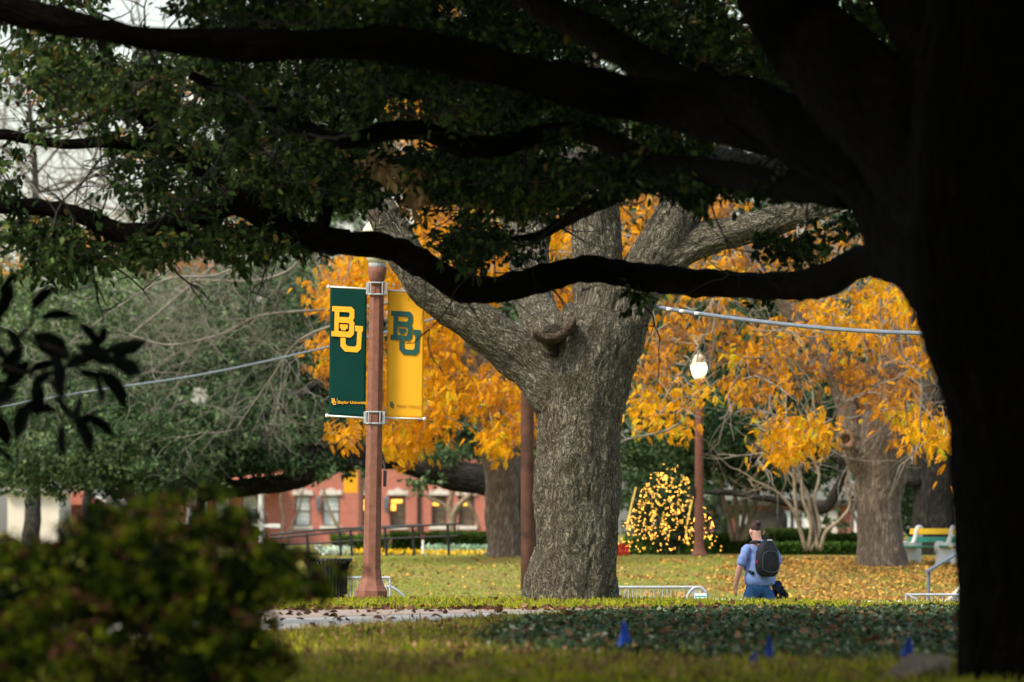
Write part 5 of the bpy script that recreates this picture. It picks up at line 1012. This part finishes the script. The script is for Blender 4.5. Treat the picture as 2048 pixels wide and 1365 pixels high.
    for sx, (fx, fy) in ((-1, (-.12, .12)), (1, (.12, -.18))):
        s = MB(); s.tube([(fx, fy - .08, .05), (fx, fy, .06), (fx, fy + .12, .04), (fx, fy + .19, .035)], [.045, .055, .048, .03], 8, True, 3); q = s.build("shoe", M_white, None, True); q.parent = r
    r.scale = (1.12, 1.1, 1.035)
    bpk = thing("backpack", "black backpack worn on the walking person's back", "backpack", (x0 + .02, D, z0), R(22)); bpk.scale = (1.12, 1.1, 1.035)
    mb_ = noisy("black_nylon", (.008, .009, .010), (.022, .024, .028), 14, .6, .3, 40)
    me = bpy.data.meshes.new("bag_body"); nu, nv = 20, 22; V = []
    for j in range(nv + 1):
        v = j / nv; z = 1.00 + .56 * v
        wv = .17 * (1 - abs(2 * v - .9) ** 3.2 * .55) * (1 - .25 * v * v); dv = .10 * (1 - abs(2 * v - .8) ** 3 * .6)
        if v > .9: wv *= 1 - (v - .9) * 3.5
        if v < .08: wv *= .82 + v * 2.2
        for i in range(nu):
            t = i / nu * 2 * math.pi; cx = math.copysign(abs(math.cos(t)) ** .65, math.cos(t)); sy = math.copysign(abs(math.sin(t)) ** .65, math.sin(t))
            V.append((wv * cx, -.215 + dv * sy, z))
    Fc = [(j * nu + i, j * nu + (i + 1) % nu, (j + 1) * nu + (i + 1) % nu, (j + 1) * nu + i) for j in range(nv) for i in range(nu)] + [tuple(range(nu))[::-1], tuple(nv * nu + i for i in range(nu))]
    s = MB(); s.add(V, Fc); q = s.build("bag_body", mb_, None, True); q.parent = bpk
    s = MB(); s.tube([(-.115, -.325, 1.10), (-.12, -.33, 1.22), (-.10, -.325, 1.33), (0, -.33, 1.37), (.10, -.325, 1.33), (.12, -.33, 1.22), (.115, -.325, 1.10), (0, -.335, 1.06), (-.115, -.325, 1.10)], [.008] * 9, 5, False, 3); q = s.build("pocket_piping", mat("zip", (.05, .055, .06), .4), None, True); q.parent = bpk
    for sx in (-1, 1):
        s = MB(); s.tube([(sx * .085, -.15, 1.50), (sx * .115, -.06, 1.505), (sx * .12, .05, 1.48), (sx * .13, .15, 1.35), (sx * .19, .08, 1.12), (sx * .17, -.12, 1.05)], [.026] * 6, 6, True, 4); q = s.build("shoulder_strap", mb_, None, True); q.parent = bpk
    s = MB(); s.tube([(-.045, -.19, 1.54), (-.035, -.19, 1.57), (0, -.19, 1.58), (.035, -.19, 1.57), (.045, -.19, 1.54)], [.010] * 5, 6, True, 3); q = s.build("grab_handle", mb_, None, True); q.parent = bpk
    s = MB(); s.box((.01, -.27, 1.53), (.07, .01, .018)); q = s.build("reflective_tab", M_white, None); q.parent = bpk
    s = MB(); s.box((-.155, -.24, 1.22), (.03, .04, .05)); q = s.build("red_tag", mat("red_cloth", (.35, .02, .04), .7), None); q.parent = bpk
    jk = thing("jacket", "dark navy jacket bundled in the walking person's right hand", "jacket", (x0 + .31, D, z0), R(8)); jk.scale = (1.12, 1.1, 1.035)
    mjk = noisy("navy_cloth", (.008, .012, .03), (.02, .03, .06), 14, .85, .5, 25)
    skin("cloth", [(-.02, .18, .97), (.02, .14, .86), (.05, .10, .74), (.10, .08, .64), (-.06, .10, .72), (-.10, .08, .64)], [(0, 1), (1, 2), (2, 3), (1, 4), (4, 5)], [(.05, .05), (.08, .09), (.075, .08), (.05, .04), (.06, .07), (.03, .04)], mjk, jk, 3, 0, .05)
person()

# ------------------------------------------------------------------ foreground leafy bush and dark magnolia spray
nb = thing("nandina_bush", "blurred yellow-green bush with reddish tips filling the lower left corner", "bush", (-1.9, 30, gz(-1.9, 30)))
BB = [(-60, 1230, 240, 160, 28, 32, 289), (180, 1240, 230, 180, 28, 32, 374), (330, 1140, 210, 110, 28, 32, 255), (420, 1270, 150, 120, 28, 32, 255), (540, 1150, 100, 60, 28, 32, 85), (620, 1175, 60, 22, 28, 31, 20), (300, 1040, 150, 40, 28, 32, 57), (450, 1050, 80, 36, 28, 32, 37), (180, 1060, 80, 36, 28, 32, 27), (40, 1110, 90, 40, 28, 32, 37), (400, 985, 70, 16, 28, 31, 11), (300, 1000, 90, 14, 28, 31, 10), (200, 1020, 60, 16, 28, 31, 6), (540, 1330, 50, 40, 28, 32, 30), (500, 1090, 60, 20, 28, 31, 15), (690, 1130, 22, 14, 29, 31, 3), (590, 1110, 30, 16, 28, 31, 5)]
C, T = blob_points(BB); T = rng.uniform(0, 1, len(C)) ** 1.1; P, d, tt, ax = spray_leaves(C, T, 15, .085, .15)
leaves("foliage", P, d, .056, M_olive, LEAF4, .42, .9, nb, tt, .14, 'stuff')
s = MB()
for i in range(26):
    b0 = np.array([-1.9 + random.uniform(-.35, .45), 30 + random.uniform(-.5, .8), 0]); c_ = C[random.randrange(len(C))]
    s.tube([b0, b0 * .5 + c_ * .5 + np.array([0, 0, .12]), c_], [.010, .007, .003], 5, False, 4)
s.build("canes", noisy("cane_bark", (.05, .035, .02), (.12, .08, .05), 9), nb, True)
mg = thing("magnolia_branch", "dark glossy magnolia leaves silhouetted at the left edge", "branch", K(-60, 760, 37))
s = MB()
for pa in ([(-80, 620), (0, 660), (90, 690), (140, 720)], [(-80, 700), (30, 740), (100, 760), (150, 790)], [(90, 690), (150, 710), (210, 700)], [(-80, 800), (-20, 810), (40, 800)], [(20, 690), (60, 650), (70, 620)], [(100, 760), (140, 830)], [(-90, 560), (-90, 1000)]): s.tube([K(*q, 37) for q in pa], np.linspace(.018, .008, len(pa)), 6, True, 3)
s.build("stem", M_twig_d, mg, True)
LV = [(0, 640, 80, 70, 78), (15, 655, 60, 300, 0), (60, 625, 75, 50, 0), (75, 640, 85, 8, 0), (65, 670, 95, -35, 0), (140, 705, 90, 150, 0), (150, 690, 95, -25, 0), (200, 700, 75, 125, 0), (205, 700, 95, 8, 0), (215, 712, 90, -28, 0), (200, 695, 50, 75, 0), (190, 720, 75, 190, 0), (60, 720, 85, -130, 0), (95, 705, 90, -60, 0), (110, 720, 95, -80, 0), (150, 735, 80, -15, 0), (185, 745, 75, -70, 0), (200, 740, 85, -48, 0), (215, 745, 85, -62, 0), (150, 830, 100, -25, 0), (145, 830, 95, -60, 0), (130, 840, 85, -92, 0), (120, 825, 100, 178, 0), (100, 790, 75, -45, 0), (60, 800, 90, -110, 0), (40, 780, 80, 210, 0), (10, 760, 90, -140, 0), (20, 720, 80, 150, 0), (0, 690, 80, 200, 0), (-30, 800, 90, -60, 0), (-40, 840, 90, -40, 0), (0, 600, 70, 60, 0), (-20, 590, 80, -70, 0), (80, 760, 80, -95, 0), (55, 745, 70, 20, 0), (0, 830, 70, -75, 0), (50, 690, 85, 230, 0), (160, 780, 70, -100, 0), (-20, 890, 70, -35, 0), (110, 740, 70, -140, 0)]
mlm = raw_mesh("leaf", LEAF4[0] * np.array([.46, 1, 1]), LEAF4[1], 4, M_mag, np.full(6, .4))
for px, py, L_, an, _ in LV:
    D = 37 + random.uniform(-.5, .5); an = R(an); dd = np.array([[math.cos(an), random.uniform(-.35, .35), math.sin(an)]]); M3 = frames(dd, np.array([random.uniform(.6, 1.9)]))[0]
    o = bpy.data.objects.new("leaf", mlm); link(o, mg); o.matrix_parent_inverse = pinv(mg)
    o.matrix_basis = Matrix.Translation(Vector(K(px, py, D))) @ Matrix(M3.tolist()).to_4x4() @ Matrix.Scale(L_ * D / F * 1.0, 4)
